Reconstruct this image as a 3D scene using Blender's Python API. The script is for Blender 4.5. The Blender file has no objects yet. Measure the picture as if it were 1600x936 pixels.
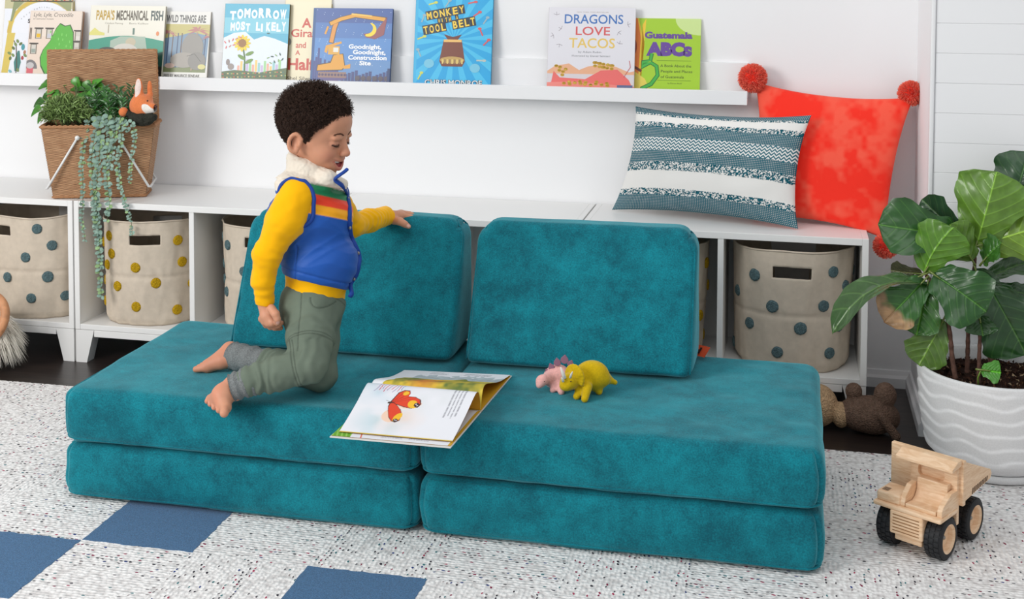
import bpy, math, random
import numpy as np
from mathutils import Vector, Matrix
random.seed(7); RNG = np.random.default_rng(11)
np.seterr(all='ignore')
COL = bpy.context.scene.collection
PI = math.pi
# ---------------------------------------------------------------- camera numbers
FPX, TILT, YAW, ROLL, SY = 1971.0555, 0.051, 0.2173, 0.0034, -423.8334
CAM = np.array([2.1154, -3.4196, 1.2178])
_fw = np.array([-math.sin(YAW), math.cos(YAW), 0.]); _rt = np.array([math.cos(YAW), math.sin(YAW), 0.]); _up = np.array([0, 0, 1.])
_F = _fw*math.cos(TILT)-_up*math.sin(TILT); _U = _up*math.cos(TILT)+_fw*math.sin(TILT)
_R = _rt*math.cos(ROLL)+_U*math.sin(ROLL); _U = _U*math.cos(ROLL)-_rt*math.sin(ROLL)
def at(x, y, Y):
    """world point that lies at depth Y behind the given picture point"""
    d = _F+_R*(x-800)/FPX-_U*(y-468-SY)/FPX
    return CAM+d*(Y-CAM[1])/d[1]
def atz(x, y, z):
    d = _F+_R*(x-800)/FPX-_U*(y-468-SY)/FPX
    return CAM+d*(z-CAM[2])/d[2]
# ---------------------------------------------------------------- colours, materials
def lin(c):
    if isinstance(c, str): c = tuple(int(c[i:i+2], 16) for i in (0, 2, 4))
    return tuple(((v/255)/12.92 if v/255 <= .04045 else ((v/255+.055)/1.055)**2.4) for v in c[:3])
def L4(c): return (*lin(c), 1)
class NT:
    def __init__(s, m): s.t = m.node_tree; s.n = s.t.nodes; s.l = s.t.links
    def add(s, typ, **kw):
        n = s.n.new(typ)
        for k, v in kw.items():
            if k.startswith('i_'): n.inputs[k[2:].replace('_', ' ')].default_value = v
            else: setattr(n, k, v)
        return n
    def link(s, a, b): s.l.new(a, b)
def mat(name, col=(200, 200, 200), rough=.6, spec=.5, metal=0, sheen=0, sheentint=None, sheenrough=.4, coat=0,
        attr=False, noise=None, bump=None, trans=0, sss=0, weave=None):
    """noise=(scale, amount 0..1, detail); bump=(kind, scale, strength, distance)"""
    m = bpy.data.materials.new(name); m.use_nodes = True; t = NT(m); b = t.n['Principled BSDF']
    b.inputs['Roughness'].default_value = rough; b.inputs['Specular IOR Level'].default_value = spec
    b.inputs['Metallic'].default_value = metal; b.inputs['Sheen Weight'].default_value = sheen
    b.inputs['Sheen Roughness'].default_value = sheenrough; b.inputs['Coat Weight'].default_value = coat
    if sheentint: b.inputs['Sheen Tint'].default_value = L4(sheentint)
    if trans: b.inputs['Transmission Weight'].default_value = trans
    if sss:
        b.inputs['Subsurface Weight'].default_value = sss; b.inputs['Subsurface Radius'].default_value = (.01, .004, .002)
        b.inputs['Subsurface Scale'].default_value = .6
    co = t.add('ShaderNodeTexCoord')
    if attr:
        a = t.add('ShaderNodeAttribute', attribute_name='Col'); src = a.outputs['Color']
    else:
        r = t.add('ShaderNodeRGB'); r.outputs[0].default_value = L4(col); src = r.outputs[0]
    if noise:
        nz = t.add('ShaderNodeTexNoise', i_Scale=noise[0], i_Detail=noise[2] if len(noise) > 2 else 3.)
        t.link(co.outputs['Object'], nz.inputs['Vector'])
        mr = t.add('ShaderNodeMapRange'); mr.inputs[1].default_value = .3; mr.inputs[2].default_value = .7
        mr.inputs[3].default_value = 1-noise[1]; mr.inputs[4].default_value = 1+noise[1]
        t.link(nz.outputs['Fac'], mr.inputs[0])
        mx = t.add('ShaderNodeVectorMath', operation='SCALE'); t.link(src, mx.inputs[0]); t.link(mr.outputs[0], mx.inputs['Scale'])
        src = mx.outputs[0]
    t.link(src, b.inputs['Base Color'])
    if bump:
        kind, sc, st, di = bump
        if kind == 'noise': q = t.add('ShaderNodeTexNoise', i_Scale=sc, i_Detail=4.); out = q.outputs['Fac']
        elif kind == 'voronoi': q = t.add('ShaderNodeTexVoronoi', i_Scale=sc); out = q.outputs['Distance']
        elif kind == 'wave': q = t.add('ShaderNodeTexWave', i_Scale=sc, i_Distortion=1.); out = q.outputs['Fac']
        t.link(co.outputs['Object'], q.inputs['Vector'])
        bp = t.add('ShaderNodeBump', i_Strength=st, i_Distance=di); t.link(out, bp.inputs['Height']); t.link(bp.outputs[0], b.inputs['Normal'])
    return m
# ---------------------------------------------------------------- objects
def link_obj(name, data=None, parent=None):
    o = bpy.data.objects.new(name, data); COL.objects.link(o)
    if parent is not None:
        o.parent = parent; o.matrix_parent_inverse = Matrix.Identity(4)
        o.location = -Vector(parent_origin(parent)) if data is not None or True else o.location
    return o
_ORG = {}
def parent_origin(p): return _ORG.get(p.name, (0, 0, 0))
def thing(name, label, cat, loc=(0, 0, 0), group=None):
    """an Empty at the base of a thing; parts are modelled in world space and parented"""
    o = bpy.data.objects.new(name, None); COL.objects.link(o); o.empty_display_size = .02
    o.location = tuple(float(v) for v in loc); _ORG[o.name] = tuple(float(v) for v in loc)
    o['label'] = label; o['category'] = cat
    if group: o['group'] = group
    return o
def tag(o, label, cat, group=None, kind=None):
    if label: o['label'] = label
    if cat: o['category'] = cat
    if group: o['group'] = group
    if kind: o['kind'] = kind
    return o
def struct(o): o['kind'] = 'structure'; return o
def make(name, V, Fc, mats, parent=None, smooth=True, cols=None, midx=None, label=None, uv=None):
    me = bpy.data.meshes.new(name)
    if isinstance(Fc, np.ndarray):
        n = len(Fc); k = Fc.shape[1]
        me.vertices.add(len(V)); me.vertices.foreach_set('co', np.asarray(V, np.float32).ravel())
        me.loops.add(n*k); me.loops.foreach_set('vertex_index', Fc.astype(np.int32).ravel())
        me.polygons.add(n); me.polygons.foreach_set('loop_start', np.arange(n, dtype=np.int32)*k)
        me.update(calc_edges=True)
    else:
        me.from_pydata([tuple(map(float, v)) for v in V], [], Fc)
    if not isinstance(mats, (list, tuple)): mats = [mats]
    for m in mats: me.materials.append(m)
    me.polygons.foreach_set('use_smooth', np.full(len(me.polygons), bool(smooth)))
    if midx is not None: me.polygons.foreach_set('material_index', np.asarray(midx, np.int32))
    if cols is not None:
        a = me.color_attributes.new('Col', 'FLOAT_COLOR', 'POINT')
        c = np.ones((len(V), 4), np.float32); c[:, :3] = np.asarray(cols)[:, :3]
        a.data.foreach_set('color', c.ravel())
    me.validate(); me.update()
    o = bpy.data.objects.new(name, me); COL.objects.link(o)
    if parent is not None:
        o.parent = parent
        q = parent
        # world-space modelling: undo the accumulated parent offset
        if parent.parent is None: o.location = -Vector(_ORG.get(parent.name, (0, 0, 0)))
    if label: o['label'] = label
    return o
def autosmooth(o, ang=35):
    me = o.data; me.calc_loop_triangles()
    me.set_sharp_from_angle(angle=math.radians(ang)); return o
def copy_tree(o, parent=None):
    c = o.copy(); COL.objects.link(c); c.parent = parent
    if o.name in _ORG: _ORG[c.name] = _ORG[o.name]
    for ch in list(o.children): copy_tree(ch, c)
    return c
def frame(o, x, y=None):
    """matrix with origin o, x axis along x, y hint"""
    x = np.asarray(x, float); x = x/np.linalg.norm(x)
    y = np.asarray(y if y is not None else ((0, 0, 1) if abs(x[2]) < .9 else (0, 1, 0)), float)
    z = np.cross(x, y); z /= np.linalg.norm(z); y = np.cross(z, x)
    M = np.eye(4); M[:3, 0] = x; M[:3, 1] = y; M[:3, 2] = z; M[:3, 3] = o
    return M
class MB:
    def __init__(s): s.v = []; s.f = []; s.c = []; s.m = []; s.cur = (1, 1, 1); s.mi = 0; s.n = 0; s.M = None
    def add(s, V, Fc, col=None, mi=None):
        V = np.asarray(V, float)
        if s.M is not None: V = V@s.M[:3, :3].T+s.M[:3, 3]
        s.v.append(V); b = s.n; s.n += len(V)
        s.f += [tuple(int(i)+b for i in f) for f in Fc]
        c = np.asarray(col if col is not None else s.cur, float)
        if c.ndim == 1: c = np.tile(c[:3], (len(V), 1))
        s.c.append(c); s.m += [s.mi if mi is None else mi]*len(Fc); return s
    def box(s, lo, hi, r=.002, n=2, **k):
        lo = np.array(lo, float); hi = np.array(hi, float); s.rbox((lo+hi)/2, hi-lo, r, n, **k); return s
    def rbox(s, c, size, r, n=3, div=None, fn=None, M=None, **k):
        c = np.array(c, float); h = np.array(size, float)/2; r = min(r, *(h*.999))
        V = []; Fc = []
        def axis(hh, dv):
            t = np.linspace(0, PI/2, n+1)
            edge = hh-r+r*np.sin(t)                         # rounding samples
            inner = np.linspace(-(hh-r), hh-r, dv+1)
            return np.concatenate([-edge[::-1], inner[1:-1] if dv > 1 else [], edge]) if True else None
        dv = div or (1, 1, 1)
        A = [axis(h[i], dv[i]) for i in range(3)]
        for ax in range(3):
            u, v = (ax+1) % 3, (ax+2) % 3
            for sg in (-1, 1):
                U, W = np.meshgrid(A[u], A[v], indexing='ij')
                P = np.zeros(U.shape+(3,)); P[..., u] = U; P[..., v] = W; P[..., ax] = sg*h[ax]
                q = np.clip(P, -(h-r), h-r); d = P-q; ln = np.linalg.norm(d, axis=-1, keepdims=True)
                # distribute rounding smoothly
                P = q+d/np.maximum(ln, 1e-9)*r
                b = len(V) and sum(len(x) for x in V)
                nu, nv = U.shape; idx = np.arange(nu*nv).reshape(nu, nv)+b
                f = np.stack([idx[:-1, :-1], idx[1:, :-1], idx[1:, 1:], idx[:-1, 1:]], -1).reshape(-1, 4)
                if sg < 0: f = f[:, ::-1]
                V.append(P.reshape(-1, 3)); Fc.append(f)
        V = np.concatenate(V); Fc = np.concatenate(Fc)
        key = np.round(V, 6); _, ix, inv = np.unique(key, axis=0, return_index=True, return_inverse=True)
        V = V[ix]; Fc = inv.reshape(-1)[Fc]
        Fc = [tuple(dict.fromkeys(f.tolist())) for f in Fc]; Fc = [f for f in Fc if len(f) >= 3]
        if fn is not None: V = fn(V)
        if M is not None: V = V@M[:3, :3].T+M[:3, 3]
        s.add(V+c, Fc, **k); return s
    def tube(s, P, R, n=8, cap=True, closed=False, flat=1., up=None, **k):
        P = np.asarray(P, float); m = len(P); R = np.broadcast_to(np.asarray(R, float), (m,))
        T = np.gradient(P, axis=0) if not closed else (np.roll(P, -1, 0)-np.roll(P, 1, 0))
        T /= np.maximum(np.linalg.norm(T, axis=1, keepdims=True), 1e-9)
        ref = np.array(up if up is not None else ([0, 0, 1.] if abs(T[0][2]) < .9 else [1., 0, 0]))
        a = np.cross(T[0], ref); a /= np.linalg.norm(a); V = []
        for i in range(m):
            if up is not None: a = np.cross(T[i], ref)
            else: a = a-T[i]*np.dot(a, T[i])
            a = a/max(np.linalg.norm(a), 1e-9); b = np.cross(T[i], a)
            for j in range(n):
                th = 2*PI*j/n; V.append(P[i]+R[i]*(math.cos(th)*a+flat*math.sin(th)*b))
        Fc = []
        for i in range(m-(0 if closed else 1)):
            i2 = (i+1) % m
            for j in range(n):
                j2 = (j+1) % n; Fc.append((i*n+j, i*n+j2, i2*n+j2, i2*n+j))
        if cap and not closed:
            V.append(P[0]-T[0]*R[0]*.35); V.append(P[-1]+T[-1]*R[-1]*.35); c0, c1 = m*n, m*n+1
            for j in range(n):
                j2 = (j+1) % n; Fc.append((c0, j2, j)); Fc.append((c1, (m-1)*n+j, (m-1)*n+j2))
        s.add(V, Fc, **k); return s
    def lathe(s, prof, c=(0, 0, 0), n=48, axis='z', close=False, fn=None, **k):
        prof = np.asarray(prof, float); m = len(prof); th = np.arange(n)*2*PI/n
        V = np.zeros((m, n, 3)); V[..., 0] = prof[:, 0, None]*np.cos(th); V[..., 1] = prof[:, 0, None]*np.sin(th); V[..., 2] = prof[:, 1, None]
        V = V.reshape(-1, 3)
        if fn is not None: V = fn(V)
        if axis == 'x': V = V[:, [2, 0, 1]]
        if axis == 'y': V = V[:, [1, 2, 0]]
        Fc = []
        for i in range(m-1):
            for j in range(n):
                j2 = (j+1) % n; Fc.append((i*n+j, i*n+j2, (i+1)*n+j2, (i+1)*n+j))
        if prof[0][0] < 1e-6 or close: Fc.append(tuple(range(n))[::-1])
        if prof[-1][0] < 1e-6 or close: Fc.append(tuple((m-1)*n+j for j in range(n)))
        s.add(V+np.asarray(c, float), Fc, **k); return s
    def grid(s, P, wrap_u=False, flip=False, **k):
        P = np.asarray(P, float); nu, nv = P.shape[:2]; idx = np.arange(nu*nv).reshape(nu, nv)
        if wrap_u: idx = np.concatenate([idx, idx[:1]])
        f = np.stack([idx[:-1, :-1], idx[1:, :-1], idx[1:, 1:], idx[:-1, 1:]], -1).reshape(-1, 4)
        if flip: f = f[:, ::-1]
        s.add(P.reshape(-1, 3), f.tolist(), **k); return s
    def ball(s, c, r, n=12, **k):
        r = np.broadcast_to(np.asarray(r, float), (3,)); th = np.linspace(0, PI, n//2+2); ph = np.arange(n)*2*PI/n
        V = [np.array([math.sin(t)*math.cos(p), math.sin(t)*math.sin(p), math.cos(t)])*r for t in th[1:-1] for p in ph]
        V += [np.array([0, 0, r[2]]), np.array([0, 0, -r[2]])]; m = n//2; Fc = []
        for i in range(m-1):
            for j in range(n): Fc.append((i*n+j, (i+1)*n+j, (i+1)*n+(j+1) % n, i*n+(j+1) % n))
        for j in range(n): Fc.append((m*n, j, (j+1) % n)); Fc.append((m*n+1, (m-1)*n+(j+1) % n, (m-1)*n+j))
        s.add(np.array(V)+np.asarray(c, float), Fc, **k); return s
    def prism(s, poly, z0, z1, M=None, **k):
        n = len(poly); V = [(*p, z0) for p in poly]+[(*p, z1) for p in poly]
        V = np.array(V, float)
        if M is not None: V = V@M[:3, :3].T+M[:3, 3]
        Fc = [tuple(range(n))[::-1], tuple(range(n, 2*n))]+[(i, (i+1) % n, n+(i+1) % n, n+i) for i in range(n)]
        s.add(V, Fc, **k); return s
    def build(s, name, mats, parent=None, smooth=True, label=None, sharp=None, bevel=None):
        o = make(name, np.concatenate(s.v), s.f, mats, parent, smooth, np.concatenate(s.c), s.m, label)
        if sharp: autosmooth(o, sharp)
        if bevel:
            md = o.modifiers.new('bevel', 'BEVEL'); md.width = bevel; md.segments = 2; md.limit_method = 'ANGLE'; md.angle_limit = math.radians(35)
        return o
# ---------------------------------------------------------------- value noise
def vnoise(P, sc=1., seed=0):
    seed = int(seed*7) if isinstance(seed, float) else seed; P = np.asarray(P, float)*sc+seed*17.3; i = np.floor(P).astype(np.int64); f = P-i; f = f*f*(3-2*f)
    def h(a): 
        n = a[..., 0]*374761393+a[..., 1]*668265263+a[..., 2]*2147483647+seed*1013
        n = (n ^ (n >> 13))*1274126177; n = n ^ (n >> 16); return (n & 0xffff)/65535.
    r = 0
    for dx in (0, 1):
        for dy in (0, 1):
            for dz in (0, 1):
                w = (f[..., 0] if dx else 1-f[..., 0])*(f[..., 1] if dy else 1-f[..., 1])*(f[..., 2] if dz else 1-f[..., 2])
                r = r+w*h(i+np.array([dx, dy, dz]))
    return r*2-1
# ---------------------------------------------------------------- smooth-union bodies
class SDF:
    def __init__(s, ax, ay, az): s.ax = [np.asarray(a, np.float32) for a in (ax, ay, az)]; s.F = np.full([len(a) for a in s.ax], 1., np.float32)
    @staticmethod
    def box(lo, hi, h): return SDF(*[np.arange(lo[i], hi[i]+h, h) for i in range(3)])
    def _sub(s, lo, hi):
        sl = []
        for a, l, h in zip(s.ax, lo, hi):
            i0 = int(np.searchsorted(a, l)); i1 = int(np.searchsorted(a, h)); sl.append(slice(i0, max(i1, i0)))
        return tuple(sl)
    def _apply(s, lo, hi, fn, k, op):
        pad = k+.014; sl = s._sub(np.array(lo)-pad, np.array(hi)+pad)
        g = [s.ax[i][sl[i]] for i in range(3)]
        if min(len(x) for x in g) == 0: return s
        X, Y, Z = g[0][:, None, None], g[1][None, :, None], g[2][None, None, :]
        d = fn(X, Y, Z); a = s.F[sl]
        if op == 'u':
            h = np.maximum(k-np.abs(a-d), 0)/max(k, 1e-6); s.F[sl] = np.minimum(a, d)-h*h*k*.25
        else:
            d = -d; h = np.maximum(k-np.abs(a-d), 0)/max(k, 1e-6); s.F[sl] = np.maximum(a, d)+h*h*k*.25
        return s
    def cap(s, a, b, ra, rb=None, k=.01, op='u'):
        a = np.array(a, float); b = np.array(b, float); rb = ra if rb is None else rb; ba = b-a; l2 = max(float(ba@ba), 1e-9); R = max(ra, rb)
        def fn(X, Y, Z):
            x, y, z = X-a[0], Y-a[1], Z-a[2]; t = np.clip((x*ba[0]+y*ba[1]+z*ba[2])/l2, 0, 1)
            return np.sqrt((x-t*ba[0])**2+(y-t*ba[1])**2+(z-t*ba[2])**2)-(ra+(rb-ra)*t)
        return s._apply(np.minimum(a, b)-R, np.maximum(a, b)+R, fn, k, op)
    def ell(s, c, r, Rm=None, k=.01, op='u'):
        c = np.array(c, float); r = np.broadcast_to(np.array(r, float), (3,)); Rm = np.eye(3) if Rm is None else np.asarray(Rm); m = max(r)
        ext = np.sqrt(((Rm*r)**2).sum(1))
        def fn(X, Y, Z):
            x, y, z = X-c[0], Y-c[1], Z-c[2]
            p = [(x*Rm[0, i]+y*Rm[1, i]+z*Rm[2, i]) for i in range(3)]
            k0 = np.sqrt(sum((p[i]/r[i])**2 for i in range(3))); k1 = np.sqrt(sum((p[i]/r[i]**2)**2 for i in range(3)))
            return k0*(k0-1)/np.maximum(k1, 1e-6)
        return s._apply(c-ext, c+ext, fn, k, op)
    def chain(s, pts, radii, k=.01, op='u'):
        for i in range(len(pts)-1): s.cap(pts[i], pts[i+1], radii[i], radii[i+1], k, op)
        return s
    def plane(s, fn3):
        X, Y, Z = s.ax[0][:, None, None], s.ax[1][None, :, None], s.ax[2][None, None, :]
        s.F = np.maximum(s.F, fn3(X, Y, Z)).astype(np.float32); return s
    def offset(s, fn3):
        """displace where the field is near the surface"""
        m = np.argwhere(np.abs(s.F) < .02)
        P = np.stack([s.ax[i][m[:, i]] for i in range(3)], -1)
        s.F[m[:, 0], m[:, 1], m[:, 2]] += fn3(P).astype(np.float32); return s
    def mesh(s):
        F = s.F; ins = F < 0; nx, ny, nz = F.shape
        c = np.zeros((nx-1, ny-1, nz-1), np.uint8)
        for dx in (0, 1):
            for dy in (0, 1):
                for dz in (0, 1): c += ins[dx:nx-1+dx, dy:ny-1+dy, dz:nz-1+dz]
        act = np.argwhere((c > 0) & (c < 8)); del c
        acc = np.zeros((len(act), 3)); cnt = np.zeros(len(act))
        C = [(dx, dy, dz) for dx in (0, 1) for dy in (0, 1) for dz in (0, 1)]
        for a in C:
            for ax in range(3):
                if a[ax]: continue
                b = list(a); b[ax] = 1
                ia = act+np.array(a); ib = act+np.array(b)
                fa = F[ia[:, 0], ia[:, 1], ia[:, 2]]; fb = F[ib[:, 0], ib[:, 1], ib[:, 2]]
                m = (fa < 0) != (fb < 0); t = np.where(m, fa/np.where(m, fa-fb, 1), 0)
                p = np.zeros((len(act), 3)); p[:] = a; p[:, ax] += t
                acc[m] += p[m]; cnt[m] += 1
        acc /= cnt[:, None]
        V = np.zeros((len(act), 3))
        for i in range(3):
            A = s.ax[i]; k = act[:, i]; V[:, i] = A[k]+(A[k+1]-A[k])*acc[:, i]
        idx = np.full((nx, ny, nz), -1, np.int32); idx[act[:, 0], act[:, 1], act[:, 2]] = np.arange(len(act))
        Q = []
        for ax in range(3):
            sl0 = [slice(1, n-1) for n in F.shape]; sl0[ax] = slice(0, F.shape[ax]-1)
            sl1 = list(sl0); sl1[ax] = slice(1, F.shape[ax])
            a = ins[tuple(sl0)]; b = ins[tuple(sl1)]; e = np.argwhere(a != b); off = np.array([sl0[i].start for i in range(3)])
            inside_first = a[e[:, 0], e[:, 1], e[:, 2]]; e = e+off
            u, v = (ax+1) % 3, (ax+2) % 3
            def g(du, dv):
                q = e.copy(); q[:, u] -= du; q[:, v] -= dv; return idx[q[:, 0], q[:, 1], q[:, 2]]
            f = np.stack([g(0, 0), g(1, 0), g(1, 1), g(0, 1)], -1)
            f[~inside_first] = f[~inside_first][:, ::-1]
            Q.append(f)
        Q = np.concatenate(Q); Q = Q[(Q >= 0).all(1)]
        return V, Q
def smoothV(V, Q, it=2, lam=.5):
    V = V.copy(); E = np.concatenate([Q[:, [0, 1]], Q[:, [1, 2]], Q[:, [2, 3]], Q[:, [3, 0]]])
    for _ in range(it):
        s = np.zeros_like(V); n = np.zeros(len(V))
        np.add.at(s, E[:, 0], V[E[:, 1]]); np.add.at(s, E[:, 1], V[E[:, 0]]); np.add.at(n, E[:, 0], 1); np.add.at(n, E[:, 1], 1)
        V = V*(1-lam)+lam*s/np.maximum(n, 1)[:, None]
    return V
# ---------------------------------------------------------------- printed pictures and lettering
def circ(cx, cy, rx, ry=None, n=20, a0=0, a1=2*PI, rot=0):
    ry = rx if ry is None else ry; t = np.linspace(a0, a1, n, endpoint=(a1-a0) < 6.28)
    x = rx*np.cos(t); y = ry*np.sin(t); c, s_ = math.cos(rot), math.sin(rot)
    return [(cx+c*a-s_*b, cy+s_*a+c*b) for a, b in zip(x, y)]
def rect(x0, y0, x1, y1): return [(x0, y0), (x1, y0), (x1, y1), (x0, y1)]
def stroke(pts, w):
    pts = np.asarray(pts, float); T = np.gradient(pts, axis=0); T /= np.maximum(np.linalg.norm(T, axis=1, keepdims=True), 1e-9)
    N = np.stack([-T[:, 1], T[:, 0]], 1)*w/2; return [tuple(p) for p in pts+N]+[tuple(p) for p in (pts-N)[::-1]]
_TXT = {}
def text_mesh(txt, bold=0., shear=0.):
    key = (txt, bold, shear)
    if key in _TXT: return _TXT[key]
    cu = bpy.data.curves.new('lettering', 'FONT'); cu.body = txt; cu.size = 1; cu.offset = bold; cu.shear = shear; cu.resolution_u = 3
    cu.align_x = 'LEFT'; cu.fill_mode = 'FRONT'
    o = bpy.data.objects.new('lettering', cu); COL.objects.link(o); bpy.context.view_layer.update()
    dg = bpy.context.evaluated_depsgraph_get(); me = bpy.data.meshes.new_from_object(o.evaluated_get(dg))
    V = np.array([v.co[:] for v in me.vertices]) if len(me.vertices) else np.zeros((0, 3)); Fc = [tuple(p.vertices) for p in me.polygons]
    bpy.data.objects.remove(o); bpy.data.curves.remove(cu); bpy.data.meshes.remove(me)
    _TXT[key] = (V, Fc); return V, Fc
class Art:
    """flat coloured shapes in a w x h picture, clipped to it, laid in thin layers"""
    def __init__(s, w, h, base): s.w = w; s.h = h; s.v = []; s.f = []; s.c = []; s.n = 0; s.z = 0; s.poly(rect(0, 0, w, h), base, False)
    def _clip(s, P):
        for ax, lim, sg in ((0, 0, 1), (0, s.w, -1), (1, 0, 1), (1, s.h, -1)):
            out = []; n = len(P)
            for i in range(n):
                a, b = P[i], P[(i+1) % n]; da = sg*(a[ax]-lim); db = sg*(b[ax]-lim)
                if da >= 0: out.append(a)
                if (da >= 0) != (db >= 0):
                    t = da/(da-db); out.append((a[0]+t*(b[0]-a[0]), a[1]+t*(b[1]-a[1])))
            P = out
            if len(P) < 3: return []
        return P
    def poly(s, P, col, up=True):
        from mathutils.geometry import tessellate_polygon
        if up: s.z += 1
        P = [tuple(p) for p in P]; tris = tessellate_polygon([[Vector((p[0], p[1], 0)) for p in P]])
        for t in tris: s._add([P[i] for i in t], col)
        return s
    def _add(s, P, col):
        P = s._clip(P)
        if len(P) < 3: return
        ar = sum(P[i][0]*P[(i+1) % len(P)][1]-P[(i+1) % len(P)][0]*P[i][1] for i in range(len(P)))
        if ar < 0: P = P[::-1]
        s.v += [(p[0], p[1], s.z) for p in P]; s.f.append(tuple(range(s.n, s.n+len(P)))); s.n += len(P)
        s.c += [lin(col)]*len(P)
    def text(s, txt, x, y, h, col, w=None, bold=.0, rot=0, shear=0., cx=False, up=True):
        """x,y lower-left (or lower-centre), h cap height, w = forced total width"""
        V, Fc = text_mesh(txt, bold, shear)
        if not len(V): return s
        if up: s.z += 1
        x0, x1 = V[:, 0].min(), V[:, 0].max(); sy = h/.69; sx = (w/(x1-x0)) if w else sy
        X = (V[:, 0]-x0)*sx; Y = V[:, 1]*sy
        if cx: X -= (x1-x0)*sx/2
        c, s_ = math.cos(rot), math.sin(rot); PX = x+c*X-s_*Y; PY = y+s_*X+c*Y
        for f in Fc: s._add([(PX[i], PY[i]) for i in f], col)
        return s
    def build(s, mb, fn, dz=.00012):
        """fn maps (x,y) arrays -> 3D and gives normal"""
        v = np.array(s.v); P, N = fn(v[:, 0], v[:, 1]); mb.add(P+N*(v[:, 2:3]*dz), s.f, col=np.array(s.c)); return mb
# ================================================================ ROOM
PW = .3885; BH = .4957; WY = .3274; ZB = .1011
M_wall = mat('white_wall_paint', (242, 242, 243), .75, .3)
M_trim = mat('white_trim_paint', (240, 240, 241), .5, .4)
M_lam = mat('white_laminate', (236, 235, 233), .38, .5)
def floor_mat():
    m = mat('dark_wood_floor', (38, 31, 28), .33, .5); t = NT(m); b = t.n['Principled BSDF']
    co = t.add('ShaderNodeTexCoord'); mp = t.add('ShaderNodeMapping'); mp.inputs['Scale'].default_value = (1.5, 22, 1)
    t.link(co.outputs['Object'], mp.inputs[0]); nz = t.add('ShaderNodeTexNoise', i_Scale=4., i_Detail=6.); t.link(mp.outputs[0], nz.inputs['Vector'])
    cr = t.add('ShaderNodeValToRGB'); cr.color_ramp.elements[0].color = L4((26, 21, 20)); cr.color_ramp.elements[1].color = L4((58, 47, 42))
    cr.color_ramp.elements[0].position = .3; cr.color_ramp.elements[1].position = .75
    t.link(nz.outputs['Fac'], cr.inputs[0])
    sp = t.add('ShaderNodeSeparateXYZ'); t.link(co.outputs['Object'], sp.inputs[0])
    mm = t.add('ShaderNodeMath', operation='PINGPONG'); mm.inputs[1].default_value = .06; t.link(sp.outputs['Y'], mm.inputs[0])
    lt = t.add('ShaderNodeMath', operation='GREATER_THAN'); lt.inputs[1].default_value = .0012; t.link(mm.outputs[0], lt.inputs[0])
    vm = t.add('ShaderNodeVectorMath', operation='SCALE'); t.link(cr.outputs[0], vm.inputs[0]); t.link(lt.outputs[0], vm.inputs['Scale'])
    t.link(vm.outputs[0], b.inputs['Base Color']); return m
b = MB(); b.box((-3.2, -4.6, -.05), (4.4, WY+.12, 0), .002, 1); struct(b.build('floor', floor_mat(), smooth=False))
# back wall: painted boards
b = MB(); b.box((-3.2, WY, 0), (2.6, WY+.1, 2.5), .001, 1); struct(b.build('wall_back', M_wall, smooth=False))
# return wall and boarded wall on the right, boards with fine shadow gaps
SX, SYF = 2.47, -.055
b = MB(); b.box((SX, SYF+.004, 0), (SX+.1, WY+.1, 2.5), .001, 1)
zs = [0.0+.0765*i for i in range(33)]
for z0, z1 in zip(zs[:-1], zs[1:]):
    b.box((SX+.009, SYF, z0+.0004), (4.4, SYF+.06, z1-.0004), .0008, 1)
b.box((SX+.012, SYF+.0022, 0), (4.4, SYF+.1, 2.5), .001, 1)
struct(b.build('wall_right', M_wall, smooth=False))
b = MB(); b.box((SX-.004, SYF-.006, .0), (SX+.007, SYF+.02, 2.5), .003, 2); struct(b.build('trim_1', M_trim, smooth=True, sharp=40))
def base_prof(p0, p1, nrm, name):
    p0 = np.array(p0); p1 = np.array(p1); n = np.array(nrm)
    pr = [(0, 0), (.016, 0), (.016, .028), (.010, .036), (.006, .048), (.0, .05)]
    V = [np.array([*(p0+n*a), z]) for a, z in pr]+[np.array([*(p1+n*a), z]) for a, z in pr]; k = len(pr)
    F_ = [(i, (i+1) % k, k+(i+1) % k, k+i) for i in range(k)]+[tuple(range(k))[::-1], tuple(range(k, 2*k))]
    bb = MB(); bb.add(V, F_); return struct(bb.build(name, M_trim, smooth=False))
base_prof((-3.2, WY), (SX, WY), (0, -1), 'baseboard_back')
base_prof((SX, WY), (SX, SYF-.006), (-1, 0), 'baseboard_right')
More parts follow.
